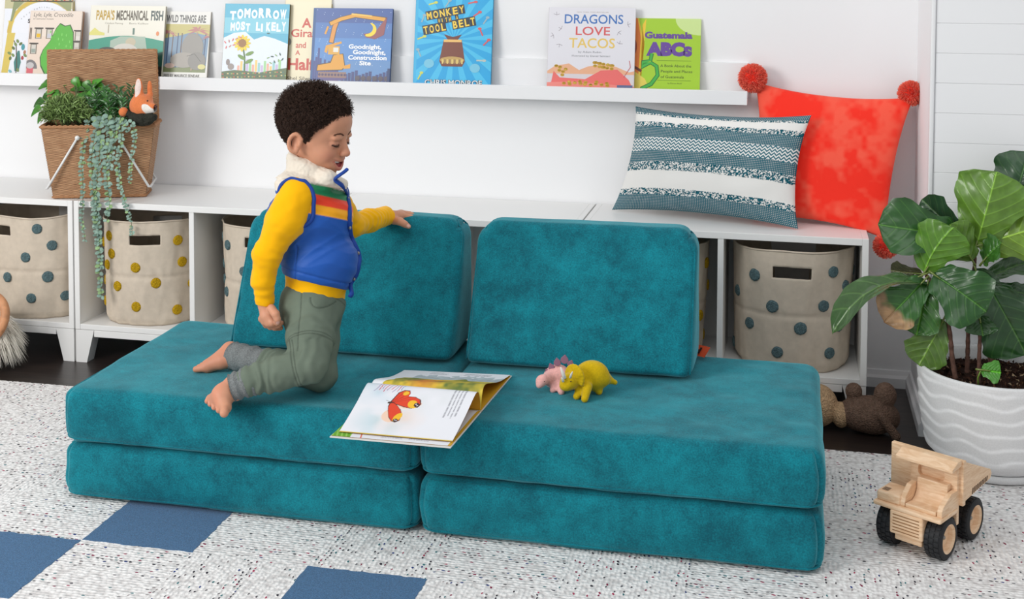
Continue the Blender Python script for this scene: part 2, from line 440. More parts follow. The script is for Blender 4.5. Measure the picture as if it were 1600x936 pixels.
# ---------------------------------------------------------------- storage benches, two cells each
def bench(x0, label):
    t = thing('storage_bench', label, 'storage bench', (x0+PW, .16, 0), 'white two-cell storage benches along the back wall')
    x1 = x0+2*PW-.0045; x0 += .0; T = .0165; back = WY-.004
    b = MB(); b.box((x0+T, 0.0, BH-T-.002), (x1-T, back, BH), .0012, 1)
    b.box((x0, -.0005, ZB), (x0+T, back, BH), .0012, 1)
    b.box((x1-T, -.0005, ZB), (x1, back, BH), .0012, 1); b.box((x0+T, .0005, ZB+.0), (x1-T, back, ZB+T), .0012, 1)
    xm = (x0+x1)/2; b.box((xm-.008, .0015, ZB+T), (xm+.008, back, BH-T), .001, 1)
    b.build('carcass', M_lam, t, smooth=False)
    b = MB(); b.box((x0+T, back-.006, ZB+T), (x1-T, back-.001, BH-T), .0005, 1); b.build('back_panel', M_lam, t, smooth=False)
    b = MB(); b.box((x0+.062, .001, ZB-.021), (x1-.062, .017, ZB-.0008), .001, 1); b.build('apron', M_lam, t, smooth=False)
    for sx, xo in ((1, x0+.001), (-1, x1-.001)):
        for y0 in (.0005, back-.04):
            b = MB(); P = [(xo, ZB-.0008), (xo+sx*.061, ZB-.0008), (xo+sx*.036, 0), (xo, 0)]
            if sx < 0: P = P[::-1]
            Mx = np.eye(4); Mx[:3, :3] = [[1, 0, 0], [0, 0, 1], [0, 1, 0]]
            b.prism(P, y0, y0+.04, M=Mx); o = b.build('leg', M_lam, t, smooth=False)
    return t
BN = ['leftmost white storage bench, running out of the picture under the wicker basket',
      'white storage bench beside the boy holding a yellow-dotted and a blue-dotted bin',
      'white storage bench mostly hidden behind the two upright teal cushions',
      'rightmost white storage bench under the striped and red pillows']
for i, l in enumerate(BN): bench(-2*PW+2*PW*i, l)
# ---------------------------------------------------------------- picture ledge
t = thing('picture_ledge', 'long white picture ledge on the wall holding a row of picture books', 'shelf', (.7, WY, .82))
x0, x1 = -1.6, 1.998
b = MB(); b.box((x0, WY-.012, .829), (x1, WY-.0005, .931), .001, 1); b.build('back_rail', M_trim, t, smooth=False)
b = MB(); b.box((x0, .2495, .8165), (x1, WY-.0005, .8285), .001, 1); b.build('shelf_board', M_trim, t, smooth=False)
b = MB(); b.box((x0, .2374, .8155), (x1, .2494, .8558), .001, 1); b.build('front_lip', M_trim, t, smooth=False)
# ---------------------------------------------------------------- rug
def rug_mat():
    m = mat('white_loop_carpet', (225, 223, 222), .95, .1); t = NT(m); b = t.n['Principled BSDF']; S = .2515
    co = t.add('ShaderNodeTexCoord'); sp = t.add('ShaderNodeSeparateXYZ'); t.link(co.outputs['Object'], sp.inputs[0])
    def M(op, a, bb=None, c=None):
        n = t.add('ShaderNodeMath', operation=op)
        for i, v in enumerate((a, bb, c)):
            if v is None: continue
            if isinstance(v, (int, float)): n.inputs[i].default_value = v
            else: t.link(v, n.inputs[i])
        return n.outputs[0]
    def W(*a):
        c = t.add('ShaderNodeCombineXYZ')
        for i, v in enumerate(a):
            if isinstance(v, (int, float)): c.inputs[i].default_value = v
            else: t.link(v, c.inputs[i])
        w = t.add('ShaderNodeTexWhiteNoise'); t.link(c.outputs[0], w.inputs['Vector']); return w
    wob = t.add('ShaderNodeTexNoise', i_Scale=60., i_Detail=2.); t.link(co.outputs['Object'], wob.inputs['Vector'])
    w0 = M('MULTIPLY', M('SUBTRACT', wob.outputs['Fac'], .5), .010)
    x = M('ADD', sp.outputs['X'], w0); y = M('SUBTRACT', sp.outputs['Y'], w0)
    tx = M('FLOOR', M('DIVIDE', M('SUBTRACT', x, .681), S)); ty = M('FLOOR', M('DIVIDE', M('ADD', y, 1.09), S))
    par = M('FLOORED_MODULO', M('ADD', tx, ty), 2.)
    def mixf(a, bb):  # par? bb : a
        return M('ADD', M('MULTIPLY', a, M('SUBTRACT', 1., par)), M('MULTIPLY', bb, par))
    u = mixf(y, x); v = mixf(x, y)
    row = M('FLOOR', M('DIVIDE', v, .0095)); rn = W(row, tx, ty)
    uu = M('ADD', M('DIVIDE', u, .0105), M('MULTIPLY', rn.outputs['Value'], 5.)); cu = M('FLOOR', uu)
    fl = W(cu, row, 3.7); fc = W(cu, row, 9.1); rowhot = M('GREATER_THAN', rn.outputs['Value'], .86)
    th = M('SUBTRACT', .87, M('MULTIPLY', rowhot, .4)); isf = M('GREATER_THAN', fl.outputs['Value'], th)
    # small stitch mask inside the cell
    fu = M('SUBTRACT', M('FRACT', uu), .5); fv = M('SUBTRACT', M('FRACT', M('DIVIDE', v, .0095)), .5)
    dd = M('ADD', M('MULTIPLY', M('MULTIPLY', fu, fu), 1.3), M('MULTIPLY', M('MULTIPLY', fv, fv), 4.)); msk = M('LESS_THAN', dd, .17)
    isf = M('MULTIPLY', isf, msk)
    cr = t.add('ShaderNodeValToRGB'); cr.color_ramp.interpolation = 'CONSTANT'; E_ = cr.color_ramp.elements
    cs = [(0, (60, 58, 66)), (.3, (135, 40, 72)), (.46, (92, 90, 96)), (.6, (64, 118, 124)), (.72, (56, 72, 128)), (.8, (150, 140, 140)), (.92, (170, 60, 90))]
    E_[0].color = L4(cs[0][1]); E_[1].position = cs[1][0]; E_[1].color = L4(cs[1][1])
    for p, c in cs[2:]: e = E_.new(p); e.color = L4(c)
    t.link(fc.outputs['Value'], cr.inputs[0])
    vo = t.add('ShaderNodeTexVoronoi', i_Scale=98.); t.link(co.outputs['Object'], vo.inputs['Vector'])
    cb = t.add('ShaderNodeValToRGB'); cb.color_ramp.elements[0].color = L4((244, 242, 240)); cb.color_ramp.elements[1].color = L4((212, 208, 206)); cb.color_ramp.elements[0].position = .3; cb.color_ramp.elements[1].position = .85
    t.link(vo.outputs['Distance'], cb.inputs[0])  # greyer between loops: shadowed gaps of the pile put into the colour
    mx = t.add('ShaderNodeMix', data_type='RGBA'); t.link(isf, mx.inputs[0]); t.link(cb.outputs[0], mx.inputs[6]); t.link(cr.outputs[0], mx.inputs[7])
    t.link(mx.outputs[2], b.inputs['Base Color'])
    hh = M('SUBTRACT', 1., vo.outputs['Distance'])
    rr = M('ABSOLUTE', fv); hh = M('SUBTRACT', hh, M('MULTIPLY', rr, .9))
    bp = t.add('ShaderNodeBump', i_Strength=.65, i_Distance=.004); t.link(hh, bp.inputs['Height']); t.link(bp.outputs[0], b.inputs['Normal'])
    return m
M_blue = mat('blue_cut_pile', (64, 104, 142), .95, .1, noise=(380, .3, 2), bump=('noise', 600, .5, .002), sheen=.3)
rug = thing('area_rug', 'white looped rug with coloured flecks and inset blue squares under the teal sofa', 'rug', (1.2, -1.6, 0))
def wavy(pts, s, amp, seed, step=.006):
    out = []; pts = [np.array(p, float) for p in pts]
    for i in range(len(pts)):
        a, c = pts[i], pts[(i+1) % len(pts)]; L = np.linalg.norm(c-a); n = max(2, int(L/step)); d = (c-a)/L; nn = np.array([-d[1], d[0]])
        for k in range(n):
            p = a+(c-a)*k/n; e = amp*vnoise(np.array([[p[0], p[1], seed]]), s)[0]; out.append(tuple(p+nn*e))
    return out
b = MB(); RX0, RX1, RY0, RY1 = -1.9, 3.6, -3.0, -.228
edge = [(RX0, RY0), (RX1, RY0), (RX1, RY1)]
n = 700; back = [(RX1+(RX0-RX1)*i/n, RY1+.0035*abs(math.sin(i*1.9))-.002) for i in range(1, n)]
poly = edge+back+[(RX0, RY1)]
V = [(*p, 0.0005) for p in poly]+[(*p, .009) for p in poly]; k = len(poly)
b.add(V, [tuple(range(k))[::-1], tuple(range(k, 2*k))]+[(i, (i+1) % k, k+(i+1) % k, k+i) for i in range(k)])
b.build('looped_pile', rug_mat(), rug, smooth=False)
S = .2515
for (ix, iy) in ((0, 0), (-1, -1), (2, -1), (1, -2), (-2, -3), (3, -3), (-3, 0)):
    x0, y0 = .681+ix*S, -1.09+iy*S; b = MB()
    P = wavy(rect(x0+.001, y0+.001, x0+S-.001, y0+S-.001), 90, .0022, ix+iy*3+20)
    b.prism(P, .0055, .0098); b.build('blue_square', M_blue, rug, smooth=False)
# ================================================================ PLAY SOFA
def velvet():
    m = mat('teal_velvet', (8, 112, 124), .85, .25, sheen=.75, sheentint=(140, 214, 224), sheenrough=.42); t = NT(m); b = t.n['Principled BSDF']
    co = t.add('ShaderNodeTexCoord'); n1 = t.add('ShaderNodeTexNoise', i_Scale=9., i_Detail=4., i_Distortion=.6); n2 = t.add('ShaderNodeTexNoise', i_Scale=330., i_Detail=2.)
    n3 = t.add('ShaderNodeTexNoise', i_Scale=45., i_Detail=3.)
    for n in (n1, n2, n3): t.link(co.outputs['Object'], n.inputs['Vector'])
    a = t.add('ShaderNodeMath', operation='MULTIPLY_ADD'); a.inputs[1].default_value = .9; t.link(n1.outputs['Fac'], a.inputs[0])
    a2 = t.add('ShaderNodeMath', operation='MULTIPLY_ADD'); a2.inputs[1].default_value = .5; t.link(n3.outputs['Fac'], a2.inputs[0]); a2.inputs[2].default_value = -.7
    t.link(a2.outputs[0], a.inputs[2])
    a3 = t.add('ShaderNodeMath', operation='MULTIPLY_ADD'); a3.inputs[1].default_value = .9; t.link(n2.outputs['Fac'], a3.inputs[0]); t.link(a.outputs[0], a3.inputs[2])
    mr = t.add('ShaderNodeMapRange'); mr.inputs[1].default_value = .2; mr.inputs[2].default_value = .75; t.link(a3.outputs[0], mr.inputs[0])
    cr = t.add('ShaderNodeValToRGB'); cr.color_ramp.elements[0].color = L4((0, 86, 100)); cr.color_ramp.elements[1].color = L4((8, 132, 146))
    t.link(mr.outputs[0], cr.inputs[0]); t.link(cr.outputs[0], b.inputs['Base Color'])
    bp = t.add('ShaderNodeBump', i_Strength=.25, i_Distance=.0015); t.link(n2.outputs['Fac'], bp.inputs['Height']); t.link(bp.outputs[0], b.inputs['Normal'])
    return m
M_vel = velvet()
SX0, SF, SBK, SW = .521, -.910, -.332, .838
def slab(x0, z0, z1, name, label, seed, zip_y=True):
    t = thing(name, label, 'sofa cushion', (x0+SW/2, (SF+SBK)/2, z0), 'thick teal base cushions of the play sofa')
    c = np.array([x0+SW/2, (SF+SBK)/2, (z0+z1)/2]); size = np.array([SW-.014, SBK-SF, z1-z0])
    h = size/2
    def fn(V):
        # rounded plan corners, soft bulging sides, slightly domed top
        V = V.copy(); r = .034; q = np.clip(V[:, :2], -(h[:2]-r), h[:2]-r); d = V[:, :2]-q; corner = (np.abs(d) > 1e-6).all(1)
        sc = np.ones(len(V)); mx = np.abs(d).max(1); ln = np.linalg.norm(d, axis=1); sc[corner] = (mx/np.maximum(ln, 1e-9))[corner]
        V[:, :2] = q+d*sc[:, None]
        zz = V[:, 2]/h[2]; side = (1-np.abs(zz)**2.4)
        rad = np.maximum(np.abs(V[:, 0])/h[0], np.abs(V[:, 1])/h[1]); nx = V[:, 0]/h[0]; ny = V[:, 1]/h[1]
        bulge = .008*side*(rad > .85)
        V[:, 0] += np.sign(nx)*bulge*(np.abs(nx) > .9)*.8; V[:, 1] += np.sign(ny)*bulge*(np.abs(ny) > .9)
        W = V+c; V[:, 2] += (.0035*vnoise(W*[1, 1, .2], 6, seed)+.0015*vnoise(W, 22, seed))*(np.abs(zz) > .9)
        w2 = .0028*vnoise(W*[1, 1, 2.0], 13, seed+5)*side; V[:, 1] += w2*(np.abs(ny) > .85); V[:, 0] += w2*(np.abs(nx) > .85)
        return V
    b = MB(); b.rbox(c, size, .024, 6, div=(60, 44, 8), fn=fn); b.build('velvet_cover', M_vel, t)
    # piping cord around the lower rim
    b = MB(); r = .033; P = []
    for cx, cy, a0 in ((h[0]-r, h[1]-r, 0), (-h[0]+r, h[1]-r, PI/2), (-h[0]+r, -h[1]+r, PI), (h[0]-r, -h[1]+r, 1.5*PI)):
        P += [(c[0]+cx+r*math.cos(a0+u), c[1]+cy+r*math.sin(a0+u)) for u in np.linspace(0, PI/2, 9)]
    PP = []
    for i in range(len(P)):
        a, e = np.array(P[i]), np.array(P[(i+1) % len(P)]); n = max(1, int(np.linalg.norm(e-a)/.03))
        PP += [a+(e-a)*k/n for k in range(n)]
    q = np.array([[p[0], p[1], z0+.013+.0012*math.sin(p[0]*17)] for p in PP]); b.tube(q, .0028, 8, closed=True); b.build('lower_piping', M_vel, t)
    q = q+[0, 0, .0085]; b = MB(); b.tube(q, .0018, 6, closed=True); b.build('seam_piping', M_vel, t)
    return t
slab(SX0, .0105, .135, 'base_cushion', 'lower teal velvet base cushion on the left, lying on the rug', 1)
slab(SX0+SW, .0105, .135, 'base_cushion', 'lower teal velvet base cushion on the right, lying on the rug', 2)
slab(SX0, .1365, .260, 'seat_cushion', 'upper teal velvet seat cushion on the left that the boy kneels on', 3)
slab(SX0+SW, .1365, .260, 'seat_cushion', 'upper teal velvet seat cushion on the right under the felt dinosaurs', 4)
def wedge(x0, x1, label, seed, dy=0, rot=0):
    """upright back cushion: sloping velvet faces that meet in a rounded top edge"""
    t = thing('back_cushion', label, 'sofa cushion', ((x0+x1)/2, -.42+dy, .262), 'upright teal wedge cushions')
    yf0, yf1, yb1, yb0, z0, z1 = -.566+dy, -.402+dy, -.335+dy, -.315+dy, .264, .583
    c = np.array([(x0+x1)/2, 0, 0]); W2 = (x1-x0)/2
    size = np.array([2*W2, 1., 1.]); 
    def fn(V):
        V = V.copy(); zz = V[:, 2]+.5; yy = V[:, 1]+.5
        return V
    # build in true metric: box of height H, depth varying with z by shear
    H = z1-z0
    b = MB()
    def shape(V):
        V = V.copy(); zz = np.clip(V[:, 2]/H+.5, 0, 1); r = .055
        # round the two upper corners in elevation
        dx = np.abs(V[:, 0])-(W2-r); dz = V[:, 2]-(H/2-r); m = (dx > 0) & (dz > 0); ln = np.hypot(dx, dz); mx = np.maximum(dx, dz)
        s_ = np.where(m, mx/np.maximum(ln, 1e-9), 1)
        V[:, 0] = np.where(m, np.sign(V[:, 0])*((W2-r)+dx*s_), V[:, 0]); V[:, 2] = np.where(m, H/2-r+dz*s_, V[:, 2])
        zz = np.clip(V[:, 2]/H+.5, 0, 1); f = V[:, 1]/.05*.5+.5             # 0 front .. 1 back
        yf = yf0+(yf1-yf0)*zz; yb = yb0+(yb1-yb0)*zz
        puff = .010*np.sin(PI*np.clip(zz, 0, 1))*(1-(np.abs(V[:, 0])/W2)**4)
        yf = yf-puff; Y = yf+(yb-yf)*f
        P = np.stack([V[:, 0], Y, V[:, 2]+H/2+z0], 1); Wp = P+c
        P[:, 1] += .0035*vnoise(Wp, 11, seed)*(f < .5)+.003*vnoise(Wp, 24, seed+3)*(f < .5)
        P[:, 0] += .004*vnoise(Wp, 8, seed+1)*(np.abs(V[:, 0]) > W2*.9)
        P[:, 2] += .003*vnoise(Wp, 7, seed+2)*(zz > .8)
        return P
    b.rbox((0, 0, 0), (2*W2, .1, H), .022, 6, div=(40, 6, 28), fn=lambda V: shape(V))
    V = np.concatenate(b.v); V = V+np.array([c[0], 0, 0]); b.v = [V]
    if rot:
        cs, sn = math.cos(rot), math.sin(rot); o = np.array([c[0], -.43+dy]); q = V[:, :2]-o; V[:, :2] = q@np.array([[cs, sn], [-sn, cs]])+o
    b.build('velvet_cover', M_vel, t)
    # piping around the side faces
    for sx in (-1, 1):
        n = 12; P = []
        for k in range(15):
            z = k/14; zq = .012/H+z*(1-.05/H); ya, yb_ = yf0+(yf1-yf0)*zq, yb0+(yb1-yb0)*zq; P.append((ya+.064*(yb_-ya), z0+.012+z*(H-.05)))
        for k in range(1, 8):
            a = PI-k*PI/8; P.append(((yf1+yb1)/2-math.cos(a-PI)*-.03*0+.033*math.cos(a)+.0, z1-.038+.03*math.sin(a)))
        for k in range(15):
            z = 1-k/14; zq = .012/H+z*(1-.05/H); ya, yb_ = yf0+(yf1-yf0)*zq, yb0+(yb1-yb0)*zq; P.append((yb_-.064*(yb_-ya), z0+.012+z*(H-.05)))
        q = []
        for y, z in P:
            zz = (z-z0)/H; inset = .055-math.sqrt(max(0, .055**2-max(0, z-(z1-.055))**2)) if z > z1-.055 else 0
            q.append((c[0]+sx*(W2-.0062-inset), y, z))
        b = MB(); b.tube(q, .0026, 6); o = b.build('piping', M_vel, t)
    return t
wedge(.762, 1.334, 'left upright teal cushion behind the boy, his hand resting on top', 11)
wc = wedge(1.366, 1.908, 'right upright teal cushion behind the two felt dinosaurs', 17)
M_orange = mat('orange_label', (228, 84, 42), .6, attr=True)
b = MB(); A = Art(.05, .03, (232, 86, 44)); A.text('H', .010, .006, .016, (30, 20, 20), bold=.03, w=.022)
o_ = np.array([1.885, -.355, .2665]); e1 = np.array([.70, -.62, .10]); e1 /= np.linalg.norm(e1); e2 = np.array([.35, .45, .55]); e2 /= np.linalg.norm(e2); nn = np.cross(e1, e2)
def fm(x, y):
    P = o_+x[:, None]*e1+y[:, None]*e2+nn*(.003*np.sin(x*90))[:, None]; return P, nn
A.build(b, fm, .0002); cv = b.v; b.add(np.concatenate(b.v)[:4]-nn*.001, [(3, 2, 1, 0)], col=lin((225, 80, 40)))
b.build('fabric_tag', M_orange, wc, smooth=False, label='orange fabric tag')
# ================================================================ CANVAS BINS
M_canvas = mat('natural_canvas', (208, 194, 176), .9, .15, noise=(60, .05, 3), bump=('noise', 900, .35, .001))
M_pomb = mat('blue_grey_wool', (98, 122, 126), .95, .1, noise=(260, .35, 3), bump=('voronoi', 420, 1., .003))
M_pomy = mat('mustard_wool', (200, 160, 32), .95, .1, noise=(260, .3, 3), bump=('voronoi', 420, 1., .003))
def ray_cyl(px, py, cx, cy, r, z0, z1, tp):
    d = _F+_R*(px-800)/FPX-_U*(py-468-SY)/FPX; o = CAM
    rr = r
    for _ in range(4):
        a = d[0]**2+d[1]**2; bq = 2*(d[0]*(o[0]-cx)+d[1]*(o[1]-cy)); c = (o[0]-cx)**2+(o[1]-cy)**2-rr**2; D = bq*bq-4*a*c
        if D < 0: D = 0
        t = (-bq-math.sqrt(D))/(2*a); P = o+d*t; rr = r*(1-tp*(z1-P[2])/(z1-z0))
    return math.atan2(P[1]-cy, P[0]-cx), P[2]
def bin_(cx, cy, r, z1, tp, dots, M_p, slot, label, seed, lean=(0, 0), group='dotted canvas storage bins'):
    z0 = ZB+.0172; t = thing('storage_bin', label, 'storage bin', (cx, cy, z0), group); n = 192; m = 56
    A, Zp = [], []
    def surf(th, z, off=0):
        f = (z-z0)/(z1-z0); rad = r*(1-tp*(1-f))*(1+.0*f)
        sq = (np.abs(np.cos(th))**3.2+np.abs(np.sin(th))**3.2)**(-1/3.2); rad = rad*(1+.35*(sq-1))
        rad = rad*(1-.18*np.clip(.06-f, 0, 1)/.06*.35)
        P0 = np.stack([np.cos(th)*3, np.sin(th)*3, z*6], -1)
        rad = rad+.0055*vnoise(P0, 1.3, seed)*(1-.4*f)+.0025*vnoise(P0, 3.1, seed+1)-.0032*np.exp(-((f-.47)/.018)**2)
        rad = rad+off
        return np.stack([cx+lean[0]*f+rad*np.cos(th), cy+lean[1]*f+rad*np.sin(th), z+.006*vnoise(P0, .5, seed+2)*f**3], -1)
    th = np.arange(n)*2*PI/n; zz = np.linspace(z0, z1, m); TH, ZZ = np.meshgrid(th, zz, indexing='ij'); P = surf(TH, ZZ)
    slots = []
    if slot:
        a, zc = ray_cyl(slot[0], slot[1], cx, cy, r, z0, z1, tp); slots = [(a, zc, slot[2]/2, slot[3]/2), (a+PI, zc, slot[2]/2, slot[3]/2)]
    b = MB(); idx = np.arange(n*m).reshape(n, m); F_ = []
    for i in range(n):
        for j in range(m-1):
            tc = (i+.5)*2*PI/n; zc = (zz[j]+zz[j+1])/2; hole = False
            for a, z_, hw, hh in slots:
                d = (tc-a+PI) % (2*PI)-PI; u = abs(d*r); w = abs(zc-z_)
                if u < hw and w < hh: hole = True
            if not hole: F_.append((idx[i, j], idx[(i+1) % n, j], idx[(i+1) % n, j+1], idx[i, j+1]))
    V = P.reshape(-1, 3); b.add(V, F_)
    b.add([V[idx[i, 0]] for i in range(n)], [tuple(range(n))[::-1]])
    o = b.build('canvas_body', M_canvas, t); md = o.modifiers.new('thickness', 'SOLIDIFY'); md.thickness = .0035; md.offset = -1
    b = MB(); b.tube([surf(np.array(a), np.array(z1))+[0, 0, 0] for a in th[::2]], .0028, 6, closed=True); b.build('hemmed_rim', M_canvas, t)
    proto = None
    for k, (px, py, rr) in enumerate(dots):
        a, z = ray_cyl(px, py, cx, cy, r, z0, z1, tp); p = surf(np.array(a), np.array(z)); nrm = np.array([math.cos(a), math.sin(a), -.02])
        if proto is None:
            q = MB(); G = 18; pr = [(0, .0048)]+[(rr0, .0046*math.sqrt(max(0, 1-(rr0/.0155)**4))+.0004) for rr0 in np.linspace(.002, .0152, 8)]+[(.0156, -.002)]
            q.lathe(pr[::-1], n=26, fn=lambda V: V*(1+.07*vnoise(V*500, 1, seed)[:, None])); proto = q.build('wool_dot', M_p, None)
            me = proto.data; bpy.data.objects.remove(proto); proto = me
        o = bpy.data.objects.new('wool_dot', proto); COL.objects.link(o); o.parent = t
        sc_ = rr/.0155; R_ = Matrix(frame((0, 0, 0), nrm, (0, 0, 1)).tolist()).to_3x3(); R_ = Matrix((R_.col[1], R_.col[2], R_.col[0])).transposed()
        o.matrix_local = Matrix.Translation(Vector(p+nrm*.0006)-Vector(_ORG[t.name])) @ (R_ @ Matrix.Diagonal((sc_, sc_, 1))).to_4x4()
    return t
def cv(L, ox, oy, s, r=.0155): return [(ox+x/s, oy+y/s, r*(q[0] if q else 1)) for x, y, *q in L]
D1 = cv([(170, 163), (237, 240), (118, 297), (38, 388), (219, 384, 1.1), (143, 485), (295, 470), (-60, 300), (-45, 470)], 0, 300, 2.925)
bin_(-.193, .162, .168, .437, .05, D1, M_pomb, (-4, 357, .125, .030), 'canvas bin with blue-grey dots in the leftmost bench below the wicker basket', 3)
D2 = cv([(508, 195), (520, 278), (620, 345), (505, 328), (808, 218), (830, 317), (713, 416), (545, 428), (873, 412), (483, 400), (497, 494), (624, 524), (805, 534), (481, 225)], 0, 300, 2.925)
bin_(.190, .158, .153, .438, .05, D2, M_pomy, (226, 375, .096, .030), 'canvas bin with mustard yellow dots under the trailing eucalyptus', 5)
D3 = cv([(1050, 241), (985, 205), (1000, 325), (1117, 363), (990, 397), (1049, 453), (1014, 533), (1200, 300), (1190, 470)], 0, 300, 2.925)
bin_(.588, .160, .155, .438, .03, D3, M_pomb, (405, 381, .096, .030), 'canvas bin with blue-grey dots standing behind the boy', 8)
D4 = cv([(107, 180), (137, 272), (75, 400), (123, 470)], 1060, 340, 3.225)
D4 = [(1102, 410, .0155), (1113, 445, .0155), (1090, 492, .0155), (1107, 522, .0155)]
bin_(1.742, .170, .158, .440, .12, D4, M_pomy, None, 'canvas bin with mustard dots showing right of the teal back cushions', 12)
D5 = cv([(315, 230, 1.1), (622, 219), (713, 208), (667, 275), (250, 293), (383, 360, 1.1), (587, 358), (295, 426), (495, 449, 1.1), (640, 436), (707, 358), (228, 502), (403, 545), (602, 545)], 1060, 340, 2.6)
bin_(2.132, .168, .165, .448, .06, D5, M_pomb, (1238, 427, .102, .032), 'canvas bin with blue-grey dots in the rightmost bench beside the fig plant', 15)
# ================================================================ PICTURE BOOKS
M_print = mat('printed_cover', rough=.38, spec=.5, attr=True)
M_page = mat('book_paper', (240, 236, 226), .8, .2)
BASEZ = .8287
def book(label, xl, xr, yb, yt, layer, art_fn, base, spine, thick=.010, tilt=0):
    """xl..xr, yb, yt: extent of the cover seen above the ledge lip (picture points); art_fn draws in those units"""
    Y0 = layer
    lean = .040
    X0 = at(xl, yb, Y0)[0]; X1 = at(xr, yb, Y0)[0]; zt = at((xl+xr)/2+5, yt, Y0+lean)[2]; zb = at((xl+xr)/2, yb, Y0+.004)[2]
    W = X1-X0; H = zt-BASEZ; hidden = (zb-BASEZ)/(zt-zb)*(yb-yt); w = xr-xl; h = yb-yt+hidden
    t = thing('picture_book', label, 'book', ((X0+X1)/2, Y0, BASEZ), 'picture books on the wall ledge')
    k = lean/H; up = np.array([0, k, 1.]); up /= np.linalg.norm(up); up_len = H*math.sqrt(1+k*k); nn = np.array([0, -1, k]); nn /= np.linalg.norm(nn); O = np.array([X0, Y0, BASEZ])
    A = Art(w, h, base); art_fn(A, w, h, hidden)
    def fm(x, y): return O+(x/w*W)[:, None]*np.array([1, 0, 0])+(y/h*up_len)[:, None]*up+nn*.0003, nn
    Mx = np.eye(4); Mx[:3, 0] = [1, 0, 0]; Mx[:3, 1] = up; Mx[:3, 2] = nn; Mx[:3, 3] = O
    b = MB(); A.build(b, fm, min(.00004, .0009/max(A.z, 1)))
    b.M = Mx; b.box((0, 0, -.0018), (W, up_len, 0), .0006, 1, col=lin(spine))
    b.build('front_cover', M_print, t, smooth=False)
    b = MB(); b.M = Mx; b.box((0, 0, -thick), (W, up_len, -thick+.0018), .0006, 1, col=lin(spine)); b.box((-.0012, 0, -thick), (.0012, up_len, -.0004), .0006, 1, col=lin(spine)); b.build('back_cover', M_print, t, smooth=False)
    b = MB(); b.M = Mx; b.box((.001, .003, -thick+.0019), (W-.003, up_len-.003, -.0019), .0003, 1); b.build('page_block', M_page, t, smooth=False)
    return t
def a_arch(A, w, h, g):
    Y = lambda y: 118-y+g
    A.poly([(x_, Y(y_)) for x_, y_ in ((0, 118), (0, 30), (14, 0), (105, 0), (105, 118))], (226, 230, 236))
    A.poly([(6, Y(118)), (13, Y(40)), (22, Y(40)), (18, Y(118))], (226, 230, 236))
    A.poly(rect(0, 0, w, Y(-14)), (230, 232, 238)); A.poly(rect(0, Y(14), w, h), (196, 190, 150)); 
    A.poly([(0, 0), (10, 0), (21, Y(40)), (8, Y(40))], (214, 190, 92)); A.poly([(8, Y(40)), (22, Y(40)), (24, Y(33)), (7, Y(33))], (228, 208, 110))
    ring = circ(62, Y(52), 50, 50, 40, 0, PI); A.poly([(p[0], p[1]) for p in circ(62, Y(52), 56, 56, 40, 0, PI)]+[(p[0], p[1]) for p in ring[::-1]], (208, 180, 84))
    A.poly(circ(62, Y(52), 49, 49, 40, 0, PI), (232, 233, 239))
    A.poly([(10, Y(34)), (14, Y(3)), (30, Y(3)), (18, Y(16)), (13, Y(34))], (142, 150, 110)); A.poly([(104, Y(20)), (104, Y(3)), (80, Y(3))], (150, 156, 112))
    A.poly(rect(9, Y(3), 107, Y(1)), (70, 60, 44))
    for i in range(22): A.poly(circ(14+i*4.4, Y(-1), 2.0, 2.0, 8), ((196, 70, 60), (220, 170, 150), (90, 110, 90))[i % 3])
    for i in range(14): A.text('abcdefghijklmnop'[i], 27+i*3.9, Y(34-22*math.sin((i+1)/15*2.4)), 2.2, (90, 90, 96), up=(i == 0))
    A.text('S', 38, Y(36), 6, (40, 36, 40), bold=.03)
    A.poly([(22, Y(112)), (20, Y(98)), (25, Y(80)), (28, Y(80)), (31, Y(98)), (28, Y(112))], (62, 124, 118)); A.poly(stroke([(24, Y(118)), (25, Y(104)), (22, Y(72)), (18, Y(64))], 1.4), (80, 66, 44))
    A.poly(circ(33, Y(74), 2.8, 5), (70, 150, 160)); 
    for x_, y_, c in ((14, 92, 0), (18, 87, 1), (21, 70, 1), (29, 69, 0), (36, 82, 2), (33, 91, 3), (27, 110, 1), (15, 112, 4), (37, 87, 1), (24, 65, 1), (12, 84, 1), (18, 76, 0)):
        A.poly(circ(x_, Y(y_), 3.2, 2.1, 10, rot=x_), ((96, 112, 60), (120, 140, 84), (176, 120, 90), (170, 60, 66), (120, 180, 190))[c])
